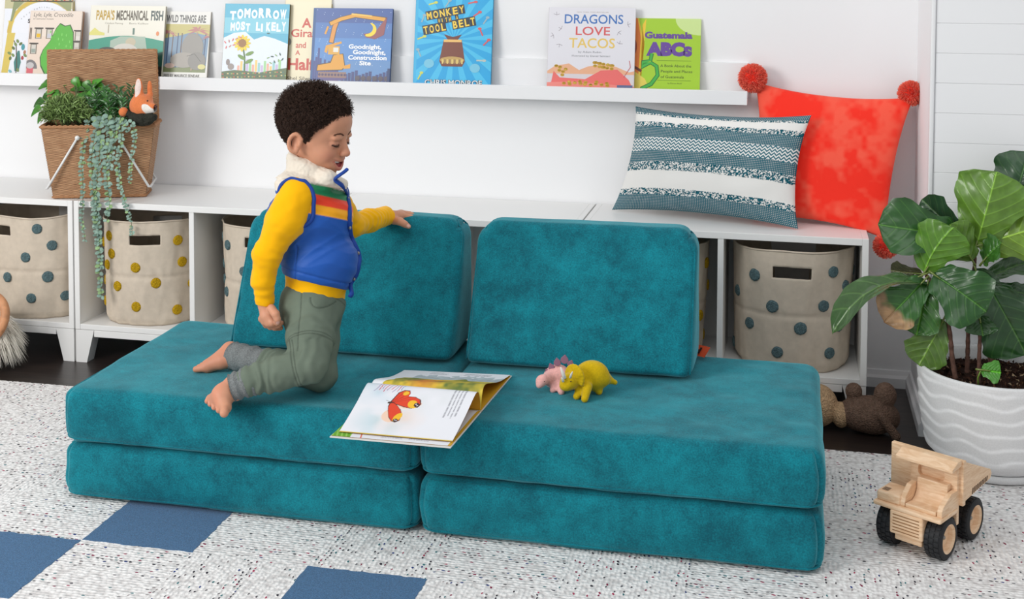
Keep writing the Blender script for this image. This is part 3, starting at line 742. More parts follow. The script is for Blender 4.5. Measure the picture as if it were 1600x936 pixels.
def a_lyle(A, w, h, g):
    Y = lambda y: 118-y+g
    A.poly(rect(0, 0, w, Y(57)), (228, 208, 192)); A.text('Lyle, Lyle, Crocodile', 5, Y(26), 6.2, (70, 66, 60), w=62, shear=.25); A.text('BY BERNARD WABER', 5, Y(31), 2, (120, 110, 100), w=32)
    def win(x, y, c): A.poly(rect(x, Y(y+16), x+10, Y(y)), (120, 112, 100)); A.poly(rect(x+1.5, Y(y+15), x+8.5, Y(y+1.5)), (206, 200, 190)); A.poly(rect(x+2, Y(y+14), x+8, Y(y+8)), c); A.poly(rect(x-2, Y(y+.5), x+12, Y(y-1.5)), (70, 62, 56))
    win(10, 45, (226, 180, 30)); win(4, 69, (150, 160, 150)); win(27, 45, (196, 196, 206)); win(72, 48, (220, 214, 206)); win(71, 65, (190, 180, 170))
    for x_ in (1, 3): A.poly(rect(x_, Y(62), x_+1.2, Y(44)), (90, 74, 64))
    A.poly(circ(6, Y(108), 11, 14, 20, 0, PI), (120, 116, 118)); A.poly(rect(1, 0, 11, Y(106)), (212, 96, 106)); A.poly(circ(6, Y(103), 6, 5, 20), (190, 186, 186))
    # a plain green hedge in place of the cover character
    hedge = [(20, Y(90)), (24, Y(78)), (34, Y(64)), (42, Y(44)), (48, Y(36)), (56, Y(40)), (64, Y(38)), (70, Y(50)), (71, Y(66)), (72, Y(84)), (66, Y(96)), (30, Y(118)), (22, Y(104))]
    A.poly(hedge, (52, 92, 40)); c = np.mean(hedge, 0); A.poly([tuple(c+(np.array(p)-c)*.95) for p in hedge], (84, 176, 52))
    for i in range(16): A.poly(circ(34+(i*13) % 34, Y(50+(i*11) % 40), .9, 2.4, 8), (120, 204, 90))
def a_papa(A, w, h, g):
    Y = lambda y: 120-y+g
    A.poly(rect(0, Y(55), w, h), (232, 228, 214)); A.text("PAPA'S", 9, Y(31), 14, (186, 152, 60), w=29, bold=.035); A.text('MECHANICAL', 41, Y(31), 14, (92, 84, 70), w=50, bold=.035); A.text('FISH', 95, Y(31), 14, (70, 86, 84), w=19, bold=.035)
    A.text('Candace Fleming', 24, Y(38), 2.8, (130, 124, 110), w=28); A.text('Boris Kulikov', 62, Y(38), 2.8, (130, 124, 110), w=30)
    A.poly([(0, Y(52)), (8, Y(44)), (16, Y(50)), (24, Y(52)), (24, Y(56)), (0, Y(56))], (220, 214, 120)); A.poly(rect(29, Y(52), 30.5, Y(39)), (170, 160, 140))
    A.poly([(0, 0), (0, Y(64))]+[(x_, Y(64-8*math.sin(x_/w*3.1))) for x_ in np.linspace(0, w, 16)]+[(w, 0)], (40, 150, 124))
    A.poly([(34, Y(64)), (50, Y(57)), (88, Y(57)), (92, Y(78)), (34, Y(78))], (166, 186, 170)); A.poly(rect(68, Y(54), 71, Y(44)), (96, 124, 112))
    A.poly(circ(66, Y(66), 8, 7), (196, 186, 160)); A.poly(circ(58, Y(80), 20, 12), (210, 206, 196)); A.poly(circ(30, Y(80), 14, 6), (52, 56, 50)); A.poly([(0, Y(82)), (20, Y(96)), (70, Y(92)), (w, Y(80)), (w, 0), (0, 0)], (24, 78, 66)); A.poly(rect(70, 0, w, Y(103)), (40, 38, 34))
    A.poly(circ(107, Y(52), 2.4, 3.5), (226, 140, 90)); A.text('x', 90, Y(92), 4, (220, 170, 90))
def a_wild(A, w, h, g):
    Y = lambda y: 122-y+g
    A.poly(rect(0, 0, w, h), (228, 226, 220)); A.text('WILD THINGS ARE', 8, Y(35), 11, (84, 84, 82), w=62, bold=.03)
    A.poly([(4, Y(113)), (8, Y(38)), (77, Y(38)), (74, Y(113))], (126, 152, 176)); A.poly([(5, Y(113)), (5, Y(104)), (40, Y(106)), (74, Y(101)), (74, Y(113))], (128, 138, 96)); A.poly([(8, Y(60)), (8, Y(38)), (77, Y(38)), (77, Y(56)), (50, Y(50)), (30, Y(56))], (196, 186, 120))
    for x_, c in ((12, 0), (19, 1), (27, 0), (33, 1), (70, 0)): A.poly(stroke([(x_, Y(106)), (x_+1.5, Y(52))], 1.5), ((66, 84, 116), (110, 90, 80))[c])
    for cx, cy, s_ in ((60, 48, 1.3), (14, 52, 1.), (76, 58, .7)):
        for a in (.2, .8, 1.5, 2.2, 2.9, 3.5, 5.9): A.poly([(cx, Y(cy)), (cx+7*s_*math.cos(a-.25), Y(cy)+5*s_*math.sin(a-.25)), (cx+15*s_*math.cos(a), Y(cy)+8*s_*math.sin(a)-3), (cx+6*s_*math.cos(a+.25), Y(cy)+3*s_*math.sin(a+.25))], (186, 124, 124))
    A.poly(stroke([(52, Y(110)), (58, Y(50))], 2), (180, 150, 140))
    # generic grey boulders under the palms
    A.poly(circ(52, Y(74), 17, 22), (150, 146, 140)); A.poly(circ(40, Y(94), 22, 12), (164, 158, 150)); A.poly(circ(60, Y(95), 14, 14), (140, 137, 132)); A.poly(circ(18, Y(103), 8, 4), (196, 170, 158)); A.poly(stroke([(44, Y(88)), (56, Y(84)), (66, Y(96))], .8), (96, 94, 92)); A.poly(circ(68, Y(104), 6, 4), (214, 206, 140))
    A.text('STORY AND PICTURES BY MAURICE SENDAK', -30, Y(120.5), 4.4, (90, 88, 86), w=96, bold=.01)
def a_tom(A, w, h, g):
    Y = lambda y: 125-y+g; X = lambda x: x-345
    A.poly(rect(0, 0, w, h), (86, 176, 204)); A.poly(rect(0, Y(52), w, Y(28)), (128, 198, 216)); A.poly([(0, 0), (0, Y(60)), (16, Y(52)), (34, Y(50)), (48, Y(62)), (64, Y(56)), (80, Y(60)), (w, Y(68)), (w, 0)], (222, 230, 240))
    def wavytext(s_, x0, y0, hh, w_, amp):
        n = len(s_); 
        for i, c in enumerate(s_):
            if c != ' ': A.text(c, x0+w_*i/n, Y(y0-amp*math.sin(i/n*PI*1.0)-((i*7) % 3-1)*.8), hh*(1+.06*((i*5) % 3)), (238, 246, 248), w=w_/n*(.36 if c == 'I' else .86), bold=.06)
    wavytext('TOMORROW', 8, 30, 12, 90, 3); wavytext('MOST LIKELY', 10, 47, 11, 88, -1)
    for i in range(15): A.poly(rect(24+i*4.6, Y(112), 27.6+i*4.6, Y(112-9-(i*7) % 11)), ((230, 170, 150), (240, 200, 120), (150, 200, 200), (200, 180, 214), (160, 210, 150))[i % 5])
    A.poly([(0, 0), (0, Y(113)), (20, Y(110)), (60, Y(113)), (w, Y(105)), (w, 0)], (88, 108, 72)); 
    for i in range(60): A.poly(circ((i*37) % int(w), Y(122-(i*13) % 11), 1.6, 1.1, 6), ((150, 170, 90), (196, 96, 70), (60, 90, 70), (210, 190, 130), (70, 120, 110))[i % 5])
    # a plain tall sunflower
    A.poly(stroke([(36, Y(112)), (35, Y(90)), (31, Y(72))], 2.2), (78, 112, 60))
    for a_, y_ in ((.5, 96), (2.6, 90), (.4, 84)): A.poly(circ(36+7*math.cos(a_), Y(y_), 7, 2.8, 12, rot=a_), (110, 146, 66))
    for k in range(12): A.poly(circ(30+8*math.cos(k*PI/6), Y(68)+8*math.sin(k*PI/6), 5.5, 2.4, 10, rot=k*PI/6), (238, 206, 54), up=(k == 0))
    A.poly(circ(30, Y(68), 6.5, 6.5), (150, 104, 52))
    A.poly(circ(14, Y(105), 5, 5), (150, 140, 134)); A.poly(circ(9, Y(98), 3, 5), (140, 130, 126))
    for i in range(18):
        x_, y_ = ((i*29) % 26+2 if i % 2 else 70+(i*17) % 28), 52+(i*23) % 48
        A.poly(circ(x_, Y(y_), 2.6, 1.0, 8, rot=i*1.3), ((60, 90, 80), (220, 110, 100), (140, 170, 110), (200, 130, 120))[i % 4])
def a_gir(A, w, h, g):
    Y = lambda y: 127-y+g
    A.poly(rect(0, 0, w, h), (238, 228, 196)); R = (204, 84, 72)
    A.text('A', 27, Y(43), 14, R, bold=.03); A.text('Giraffe', 11, Y(58), 12, R, w=52, bold=.02); A.text('and', 19, Y(75), 9, R, w=16, bold=.02); A.text('A', 19, Y(86), 7, R, bold=.02); A.text('Half', 8, Y(109), 17, R, w=42, bold=.03)
    A.text('Shel Silverstein', 8, Y(125), 5.2, (70, 60, 54), w=58); A.poly(circ(7, Y(66), 5, 6), (150, 146, 138)); A.poly(circ(1, Y(78), 2, 5), (120, 110, 80)); A.poly(circ(0, Y(28), 2, 6), (190, 180, 140))
def a_good(A, w, h, g):
    Y = lambda y: 130-y+g; X = lambda x: x-484
    A.poly(rect(0, 0, w, Y(95)), (104, 146, 196)); A.poly(rect(0, Y(95), w, Y(60)), (92, 142, 202)); A.poly(rect(0, Y(60), w, Y(36)), (84, 124, 184)); A.poly(rect(0, Y(36), w, h), (74, 100, 160)); A.poly(rect(0, 0, 4, h), (52, 92, 146))
    for i in range(70): A.poly(circ(6+(i*47) % 116, Y(16+(i*31) % 88), .55, .55, 6), (206, 224, 240), up=(i == 0))
    for i in range(12): A.poly(rect(3+i*3.4, 0, 6.2+i*3.4, Y(108-(22 if i == 2 else (i*7) % 14)-(12-i))), (74, 84, 140), up=(i == 0))
    for i in range(14): A.poly(rect(48+i*5.4, 0, 52.5+i*5.4, Y(118-(i*11) % 9)), (72, 80, 128), up=(i == 0))
    O = (226, 162, 62); D = (92, 74, 40)
    # plain excavator: base, cab, boom, arm and bucket with a moon
    A.poly(circ(34, Y(120), 24, 7), (104, 92, 140)); A.poly(rect(12, Y(122), 56, Y(113)), (150, 120, 110))
    for i in range(9): A.poly(circ(14+i*5, Y(117.5), 2, 2, 10), (84, 70, 100), up=(i == 0))
    A.poly([(9, Y(112)), (10, Y(102)), (30, Y(98)), (34, Y(86)), (50, Y(84)), (54, Y(104)), (50, Y(110))], D); A.poly([(10, Y(111)), (11, Y(103)), (31, Y(99)), (35, Y(87)), (49, Y(85)), (53, Y(104)), (49, Y(109))], O)
    A.poly([(20, Y(82)), (22, Y(72)), (46, Y(65)), (47, Y(68)), (26, Y(76)), (24, Y(84))], O); A.poly(rect(26, Y(86), 44, Y(73)), (222, 168, 70)); A.poly(rect(34, Y(82), 42, Y(75)), (226, 226, 220)); A.poly([(50, Y(104)), (62, Y(100)), (62, Y(107)), (52, Y(108))], O)
    A.poly(stroke([(30, Y(68)), (34, Y(44)), (37, Y(35))], 8), D); A.poly(stroke([(30, Y(67)), (34, Y(44)), (37, Y(35))], 6.4), (222, 150, 70))
    A.poly(stroke([(26, Y(38)), (44, Y(30)), (66, Y(24)), (114, Y(30))], 7), D); A.poly(stroke([(27, Y(38)), (44, Y(30)), (66, Y(24)), (113, Y(30))], 5.6), O); A.poly(stroke([(60, Y(22)), (92, Y(25))], 2.4), (240, 196, 96)); A.poly(stroke([(20, Y(54)), (24, Y(42))], 3), O)
    A.poly([(116, Y(26)), (112, Y(54)), (98, Y(61)), (84, Y(58)), (80, Y(53)), (98, Y(50)), (108, Y(36))], (150, 88, 92)); 
    moon = circ(88, Y(46), 12, 11, 22, -2.0, 1.3)+circ(84, Y(44), 10.5, 9, 22, -1.6, 1.0)[::-1]; A.poly(moon, (246, 214, 60))
    for s_, x_, y_, ww in (('Goodnight,', 58, 76, 51), ('Goodnight,', 65, 84.5, 51), ('Construction', 58, 93, 60), ('Site', 76, 101.5, 18)): A.text(s_, x_, Y(y_), 6.4, (246, 248, 250), w=ww, bold=.035)
    for i in range(6): A.poly(circ(74+i*9, Y(122), 4, 4), (92, 84, 96), up=(i == 0))
    A.poly(rect(120, 0, 124, Y(106)), (52, 70, 112)); A.poly(circ(36, 0, 40, 8), (140, 116, 110))
def a_monk(A, w, h, g):
    Y = lambda y: 132-y+g
    A.poly(rect(0, 0, w, h), (30, 166, 222)); cx, cy = 62, Y(62)
    for i in range(18):
        a = i*PI/9; A.poly([(cx, cy), (cx+160*math.cos(a), cy+160*math.sin(a)), (cx+160*math.cos(a+.16), cy+160*math.sin(a+.16))], (70, 190, 232), up=(i == 0))
    A.poly(rect(0, 0, 4, h), (60, 180, 226))
    def blk(s_, x_, y_, hh, ww, rot):
        c, s2 = math.cos(rot), math.sin(rot); n = len(s_)
        for i, ch in enumerate(s_):
            if ch == ' ': continue
            ox = ww*i/n; px_, py_ = x_+c*ox, Y(y_)+s2*ox; q = [(-.5, -2), (ww/n-.8, -2), (ww/n-.8, hh+2), (-.5, hh+2)]
            A.poly([(px_+c*a-s2*b_, py_+s2*a+c*b_) for a, b_ in q], (42, 44, 54)); A.text(ch, px_+.8, py_, hh, (244, 206, 76), w=(ww/n-2.6)*(.4 if ch == 'I' else 1), bold=.03, rot=rot)
    blk('MONKEY', 18, 31, 10.5, 62, .2); blk('WITH A', 36, 37, 6.5, 34, .2); blk('TOOL BELT', 14, 54, 11, 84, .2)
    # plain brown drawstring sack with a tool belt
    A.poly([(46, Y(62)), (74, Y(62)), (80, Y(96)), (76, Y(104)), (44, Y(104)), (40, Y(96))], (124, 68, 52)); A.poly(rect(46, Y(66), 74, Y(62)), (236, 188, 110)); A.poly([(52, Y(62)), (46, Y(54)), (60, Y(58)), (74, Y(54)), (68, Y(62))], (110, 58, 54)); A.poly(circ(60, Y(94), 19, 5.5), (196, 160, 92))
    for i in range(9): A.poly(rect(44+i*3.8, Y(100), 46.4+i*3.8, Y(93)), ((226, 200, 120), (150, 120, 80))[i % 2], up=(i == 0))
    for x_, y_, r_, c in ((104, 94, 0, 3), (110, 32, 1, 1), (104, 50, 2, 2), (10, 60, .4, 0), (12, 30, 1.2, 1), (8, 84, 2, 1), (96, 22, .6, 2), (24, 100, .2, 4), (96, 106, .9, 4), (10, 120, 1.1, 0), (26, 6, .3, 0), (50, 6, 1, 1), (88, 4, .2, 2), (112, 66, .8, 2)):
        C_ = ((212, 214, 90), (150, 180, 190), (216, 90, 96), (186, 196, 190), (120, 196, 222))[c]
        if c == 4: A.poly(circ(x_, Y(y_), 8, 7), C_)
        else: A.poly(stroke([(x_-6*math.cos(r_), Y(y_)-6*math.sin(r_)), (x_+6*math.cos(r_), Y(y_)+6*math.sin(r_))], 2.2), C_); A.poly(circ(x_+6*math.cos(r_), Y(y_)+6*math.sin(r_), 3, 2), C_)
    A.text('CHRIS MONROE', 18, Y(133.5), 8, (30, 36, 48), w=90, bold=.07, up=True); A.text('CHRIS MONROE', 18.4, Y(133.2), 8, (238, 240, 240), w=89.4, bold=.01)
def a_drag(A, w, h, g):
    Y = lambda y: 137-y+g
    A.poly(rect(0, 0, w, h), (226, 224, 230))
    for s_, x_, y_, hh, ww, c in (('DRAGONS', 25, 37, 14, 92, (66, 116, 184)), ('LOVE', 43, 55, 13, 54, (214, 92, 92)), ('TACOS', 33, 75, 15, 72, (230, 196, 104))): A.text(s_, x_, Y(y_), hh, c, w=ww, bold=.012)
    A.text('by Adam Rubin', 48, Y(83), 3, (110, 110, 116), w=36); A.text('illustrated by Daniel Salmieri', 38, Y(89), 2.8, (110, 110, 116), w=60); A.text('NEW YORK TIMES BESTSELLER', 44, Y(20), 1.6, (160, 150, 140), w=50)
    for i, (x_, y_) in enumerate(((12, 24), (20, 46), (8, 56), (18, 70), (110, 50), (124, 38), (112, 68))):
        for a in (.3, 1.6, 2.8): A.poly(stroke([(x_, Y(y_)), (x_+5*math.cos(a+i), Y(y_)+5*math.sin(a+i))], .7), (150, 140, 150), up=False)
    A.poly([(0, 0), (0, Y(112)), (12, Y(104)), (34, Y(100)), (50, Y(110)), (64, Y(104)), (90, Y(100)), (108, Y(104)), (128, Y(112)), (w, Y(110)), (w, 0)], (232, 176, 140)); A.poly(rect(0, 0, w, Y(116)), (214, 208, 212))
    # plain coral dunes with small yellow tacos
    A.poly([(6, Y(132)), (10, Y(112)), (20, Y(122)), (60, Y(124)), (84, Y(110)), (110, Y(108)), (128, Y(124)), (134, Y(136)), (60, Y(134))], (232, 110, 106)); A.poly([(0, 0), (0, Y(130)), (40, Y(128)), (90, Y(131)), (w, Y(134)), (w, 0)], (236, 140, 130))
    for i in range(34):
        x_, y_ = (74+(i*13) % 32, 98+(i*7) % 10) if i < 14 else ((14+(i*5) % 16, 104+(i*7) % 16) if i < 20 else (24+(i*17) % 76, 128+(i*5) % 6))
        A.poly(circ(x_, Y(y_), 3.2, 2.4, 10), (206, 160, 52)); A.poly(circ(x_, Y(y_)+.5, 2.4, 1.6, 10), (246, 212, 92), up=False)
    A.poly(stroke([(120, Y(120)), (130, Y(104)), (128, Y(94))], 1), (200, 90, 90)); A.poly(rect(110, Y(137), 134, Y(132)), (96, 110, 150))
def a_guat(A, w, h, g):
    Y = lambda y: 139-y+g
    A.poly(rect(0, 0, w, h), (166, 206, 50)); A.poly(circ(w, h, 40, 26, 30), (206, 228, 150)); A.poly([(0, 0), (0, h), (8, h), (18, Y(70)), (14, Y(40)), (20, h), (12, 0)], (240, 200, 60)); A.poly([(0, 0), (0, h), (6, h), (12, Y(60)), (8, 0)], (236, 130, 60)); A.poly([(0, 0), (0, Y(110)), (20, Y(124)), (34, 0)], (226, 206, 90))
    P_ = (106, 72, 154); A.text('Guatemala', 18, Y(60), 9.5, P_, w=75, bold=.05); A.text('ABCs', 21, Y(86), 18, P_, w=72, bold=.08)
    for i, s_ in enumerate(('A Book About the', 'People and Places', 'of Guatemala')): A.text(s_, 44 if i == 0 else 45, Y(105+i*8.6), 4.2, (60, 72, 40), w=(48, 49, 36)[i])
    A.poly(rect(38, Y(95.2), 92, Y(94.6)), (110, 140, 40)); A.poly(rect(40, Y(126), 92, Y(125.4)), (110, 140, 40)); A.text('by Marcie Aboff', 56, Y(131), 1.8, (90, 110, 50), w=22)
    for wd, c in ((6.5, (30, 110, 60)), (4.2, (70, 176, 74))): A.poly(stroke([(30, Y(84)), (28, Y(96)), (16, Y(98)), (14, Y(106)), (28, Y(98)), (38, Y(104)), (40, Y(118)), (30, Y(132)), (14, Y(140))], wd), c)
    A.poly(stroke([(0, Y(104)), (14, Y(112))], 4), (110, 60, 50)); A.poly(circ(2, Y(74), 4, 12), (150, 60, 50))
book('tall picture book with a yellow arch, behind the tan book at the far left', 0, 106, 118, -12, .281, a_arch, (206, 200, 150), (190, 170, 90), .012)
book('tan picture book titled Lyle, Lyle, Crocodile with a green shape beside a townhouse', 39, 120, 118, 17, .266, a_lyle, (230, 214, 200), (176, 130, 100), .013)
book("cream picture book titled Papa's Mechanical Fish behind the wicker lid", 134, 251, 120, 9, .263, a_papa, (230, 226, 212), (200, 196, 180), .009)
book('picture book with grey boulders under palms, titled Wild Things Are', 245, 322, 122, 18, .281, a_wild, (228, 226, 220), (196, 190, 180), .008)
book('sky-blue picture book titled Tomorrow Most Likely', 345, 446, 125, 6, .263, a_tom, (110, 186, 208), (120, 110, 70), .010)
book('cream picture book with red title tucked between two blue ones', 440, 512, 127, -4, .281, a_gir, (238, 228, 196), (196, 184, 140), .011)
book('night-blue picture book titled Goodnight, Goodnight, Construction Site', 484, 608, 130, 13, .262, a_good, (92, 140, 200), (54, 84, 130), .010)
book('bright blue picture book with radiating rays, titled Monkey with a Tool Belt', 645, 766, 132, -8, .272, a_monk, (30, 166, 222), (60, 150, 190), .010)
book('pale grey picture book titled Dragons Love Tacos', 854, 990, 137, 12, .262, a_drag, (226, 224, 230), (206, 200, 204), .010)
book('lime green picture book titled Guatemala ABCs at the right end of the row', 987, 1093, 139, 29, .281, a_guat, (166, 206, 50), (196, 214, 120), .008)
# ================================================================ WICKER BASKET AND ITS PLANTS
M_wick = mat('wicker', rough=.6, spec=.35, attr=True)
M_white_m = mat('white_enamel', (232, 232, 230), .35, .5)
BROT = math.radians(20); bx_ = np.array([math.cos(BROT), math.sin(BROT), 0]); by_ = np.array([-math.sin(BROT), math.cos(BROT), 0]); bz_ = np.array([0, 0, 1.])
BC = np.array([.036, .106, .4966])
def bl(x, y, z): return BC+bx_*x+by_*y+bz_*z
bk = thing('picnic_basket', 'open wicker picnic basket with folded white handles, filled with plants, on the left bench', 'basket', BC)
def weave(b, P00, P10, P01, P11, N, rows, stakes, seed, th=.0013):
    nu, nv = stakes*5+1, rows*5+1; U, V = np.meshgrid(np.linspace(0, 1, nu), np.linspace(0, 1, nv), indexing='ij')
    P = (1-U)[..., None]*(1-V)[..., None]*P00+U[..., None]*(1-V)[..., None]*P10+(1-U)[..., None]*V[..., None]*P01+U[..., None]*V[..., None]*P11
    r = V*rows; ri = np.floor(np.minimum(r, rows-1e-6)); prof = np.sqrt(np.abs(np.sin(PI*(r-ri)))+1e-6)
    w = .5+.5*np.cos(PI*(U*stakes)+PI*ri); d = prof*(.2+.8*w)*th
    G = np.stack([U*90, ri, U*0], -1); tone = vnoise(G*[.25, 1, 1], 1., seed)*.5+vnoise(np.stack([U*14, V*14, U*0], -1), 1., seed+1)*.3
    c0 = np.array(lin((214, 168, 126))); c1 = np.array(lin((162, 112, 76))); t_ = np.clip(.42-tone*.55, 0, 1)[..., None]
    C_ = c0*(1-t_)+c1*t_; C_ = C_*(1-.45*np.clip(1-prof*1.3, 0, 1)-.38*(1-w)*(.6+.8*RNG.random(w.shape)))[..., None]  # strand colour also darkened in creases and behind stakes, as painted shade
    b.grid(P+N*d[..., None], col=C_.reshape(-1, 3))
TW, TD, BW, BD, HH = .167, .066, .137, .052, .222
b = MB()
cs = [(-1, -1), (1, -1), (1, 1), (-1, 1)]
for i in range(4):
    a, e = cs[i], cs[(i+1) % 4]
    P00 = bl(a[0]*BW, a[1]*BD, .004); P10 = bl(e[0]*BW, e[1]*BD, .004); P01 = bl(a[0]*TW, a[1]*TD, HH); P11 = bl(e[0]*TW, e[1]*TD, HH)
    N = np.cross(P10-P00, P01-P00); N /= np.linalg.norm(N); L = i % 2 == 0
    weave(b, P00, P10, P01, P11, N, 58, 20 if L else 8, i*3+1)
    q = .004; I00, I10, I01, I11 = [p-N*q for p in (P00, P10, P01, P11)]; weave(b, I10, I00, I11, I01, -N, 22, 14, i+20)
bw = [bl(a*BW, c*BD, .004) for a, c in cs]; b.add(bw, [(3, 2, 1, 0), (0, 1, 2, 3)], col=lin((130, 88, 60)))
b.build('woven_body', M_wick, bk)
def braid(b, P, r, n=90, closed=True):
    P = [np.array(p) for p in P]; pts = []
    m = len(P) if closed else len(P)-1
    for i in range(m):
        a, e = P[i], P[(i+1) % len(P)]; k = max(3, int(np.linalg.norm(e-a)/.006)); pts += [a+(e-a)*j/k for j in range(k)]
    if not closed: pts.append(P[-1])
    pts = np.array(pts)
    for ph in (0, PI):
        s_ = np.arange(len(pts)); q = pts+np.stack([0*s_, .0*s_, np.sin(s_*1.2+ph)*r*.5], -1)+bx_*(np.cos(s_*1.2+ph)*r*.5)[:, None]
        col = np.array(lin((170, 122, 84)))
        b.tube(q, r*.75, 6, closed=closed, col=col)
b = MB(); braid(b, [bl(a*TW, c*TD, HH) for a, c in cs], .0052); b.build('braided_rim', M_wick, bk)
b = MB(); braid(b, [bl(a*BW, c*BD, .005) for a, c in cs], .0042); b.build('braided_base', M_wick, bk)
# lid standing open
b = MB(); zt = .222; lx = .166; ly = TD+.006
P00, P10, P01, P11 = bl(-lx-.008, ly, HH), bl(lx-.008, ly, HH), bl(-lx-.008, ly+.004, HH+zt), bl(lx-.012, ly+.004, HH+zt)
N = np.cross(P10-P00, P01-P00); N /= np.linalg.norm(N); weave(b, P00, P10, P01, P11, N, 60, 20, 40); weave(b, P10-N*.006, P00-N*.006, P11-N*.006, P01-N*.006, -N, 60, 20, 41)
lid = b.build('woven_lid', M_wick, bk); b = MB(); braid(b, [p-N*.003 for p in (P00, P10, P11, P01)], .0046); b.build('braided_edge', M_wick, lid)
for sx in (-1, 1):
    b = MB(); piv = bl(sx*.060, -TD-.004, HH-.034); piv2 = bl(sx*.060, TD+.004, HH-.034)
    low = bl(sx*.150, -BD-.020, .035); low2 = bl(sx*.150, BD+.020, .035)
    b.tube([piv, (piv+low)/2, low, low+(low2-low)*.04+bx_*sx*.004, low2, (piv2+low2)/2, piv2], .0036, 8); b.ball(piv, .0075, 12); b.ball(piv2, .0075, 12)
    b.build('folded_handle', M_white_m, bk, label='white folded handle')
# dark soil bed inside
def leaf(b, p, d, nrm, L, W, col, fold=.25, curl=.3, n=4, tip=1., shape='oval', rnd=None):
    d = d/np.linalg.norm(d); sd = np.cross(d, nrm); ln = np.linalg.norm(sd); sd = sd/max(ln, 1e-6); up = np.cross(sd, d)
    V = []; c = np.array(col)
    for i in range(n+1):
        t_ = i/n
        if shape == 'oval': w = math.sin(PI*min(1, t_*.96+.04))**.8
        elif shape == 'heart': w = (1-t_)**.75*1.15*(1 if t_ > .12 else .8) if t_ > 0 else .55
        elif shape == 'round': w = math.sqrt(max(0, 1-(2*t_-1)**2))
        else: w = math.sin(PI*(t_*.9+.08))
        ctr = p+d*L*t_+up*(-curl*L*t_*t_)
        V += [ctr-sd*W/2*w+up*fold*W*w*.5, ctr, ctr+sd*W/2*w+up*fold*W*w*.5]
    F_ = []
    for i in range(n):
        a = i*3; F_ += [(a, a+1, a+4, a+3), (a+1, a+2, a+5, a+4)]
    mid = np.array([[.9], [1.18], [.9]]*(n+1)); b.add(V, F_, col=np.clip(c*mid, 0, 1))
M_leafS = mat('small_leaves', rough=.45, spec=.4, attr=True); M_leafG = mat('glossy_leaves', rough=.28, spec=.5, attr=True); M_stem = mat('plant_stem', (96, 110, 70), .6)
M_soil = mat('potting_soil', (38, 26, 20), .95, .1, noise=(120, .5, 4), bump=('noise', 220, 1., .004))
def clump(name, label, cat, c, rad, cnt, fn, m, group='leafy plants in the wicker basket', stems=None):
    t = thing(name, label, cat, c, group); b = MB()
    for i in range(cnt): fn(b, i)
    b.build('foliage', m, t)
    if stems:
        b = MB(); stems(b); b.build('stem', M_stem, t)
    return t
# a) fine grey-green shrubby clump at left front
c_a = at(104, 186, .055)
def f_a(b, i):
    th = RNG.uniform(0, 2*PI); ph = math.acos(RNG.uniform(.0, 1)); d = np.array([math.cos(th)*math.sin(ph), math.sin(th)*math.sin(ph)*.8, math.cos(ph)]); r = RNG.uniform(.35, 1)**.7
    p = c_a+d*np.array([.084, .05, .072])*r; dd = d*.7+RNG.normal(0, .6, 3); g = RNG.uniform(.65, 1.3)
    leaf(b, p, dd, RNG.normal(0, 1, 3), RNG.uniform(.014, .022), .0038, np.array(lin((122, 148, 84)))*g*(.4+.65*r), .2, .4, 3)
def stem_fan(c, n, sp, h, r=.0014):
    def g(b):
        for i in range(n):
            a = 2*PI*i/n; e = c+np.array([math.cos(a)*sp, math.sin(a)*sp*.6, h]); b.tube([c-[0, 0, .05], c*.5+e*.5+[0, 0, .01], e], [r*1.3, r, r*.6], 5)
    return g
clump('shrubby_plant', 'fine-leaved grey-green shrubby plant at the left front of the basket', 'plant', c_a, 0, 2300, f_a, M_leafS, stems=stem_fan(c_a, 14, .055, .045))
# b) glossy heart-leaved plant at the back left
LV = []
for i in range(46):
    px_ = 68+RNG.uniform(0, 112); top = 122+14*abs((px_-112)/60)**2; py_ = RNG.uniform(top, 160); LV.append((px_, py_, math.degrees(math.atan2(145-py_+RNG.normal(0, 14)-12, px_-115+RNG.normal(0, 12)))))
LV += [(56, 172, 215), (60, 160, 200), (63, 182, 240), (100, 124, 70), (150, 128, 60), (166, 140, 10), (160, 150, -60), (84, 128, 120)]
c_b = at(118, 178, .10)
def f_b(b, i):
    px_, py_, a = LV[i]; dep = .07+.075*(1-(py_-120)/60)+.004*(i % 5); p = at(px_, py_, dep); a = math.radians(a); d = np.array([math.cos(a), -.7+.25*(i % 3), math.sin(a)*.7-.15]); d /= np.linalg.norm(d); g = (.45+.55*RNG.random())*(1.7 if i % 5 == 0 else 1)
    leaf(b, p-d*.018, d, np.array([RNG.normal(0, .3), -.8, .55]), .036+.01*RNG.random(), .031, np.array(lin((66, 128, 38)))*g, .25, .4, 9, shape='heart')
def st_b(b):
    for i, (px_, py_, a) in enumerate(LV): e = at(px_, py_, .07+.075*(1-(py_-120)/60)+.004*(i % 5)); b.tube([bl(-.04+.0012*i, .02, .15), (c_b+e)/2+[0, .005, .006], e], [.0016, .0013, .001], 5)
clump('heart_leaved_plant', 'glossy green heart-leaved plant at the back left of the basket', 'plant', c_b, 0, len(LV), f_b, M_leafG, stems=st_b)
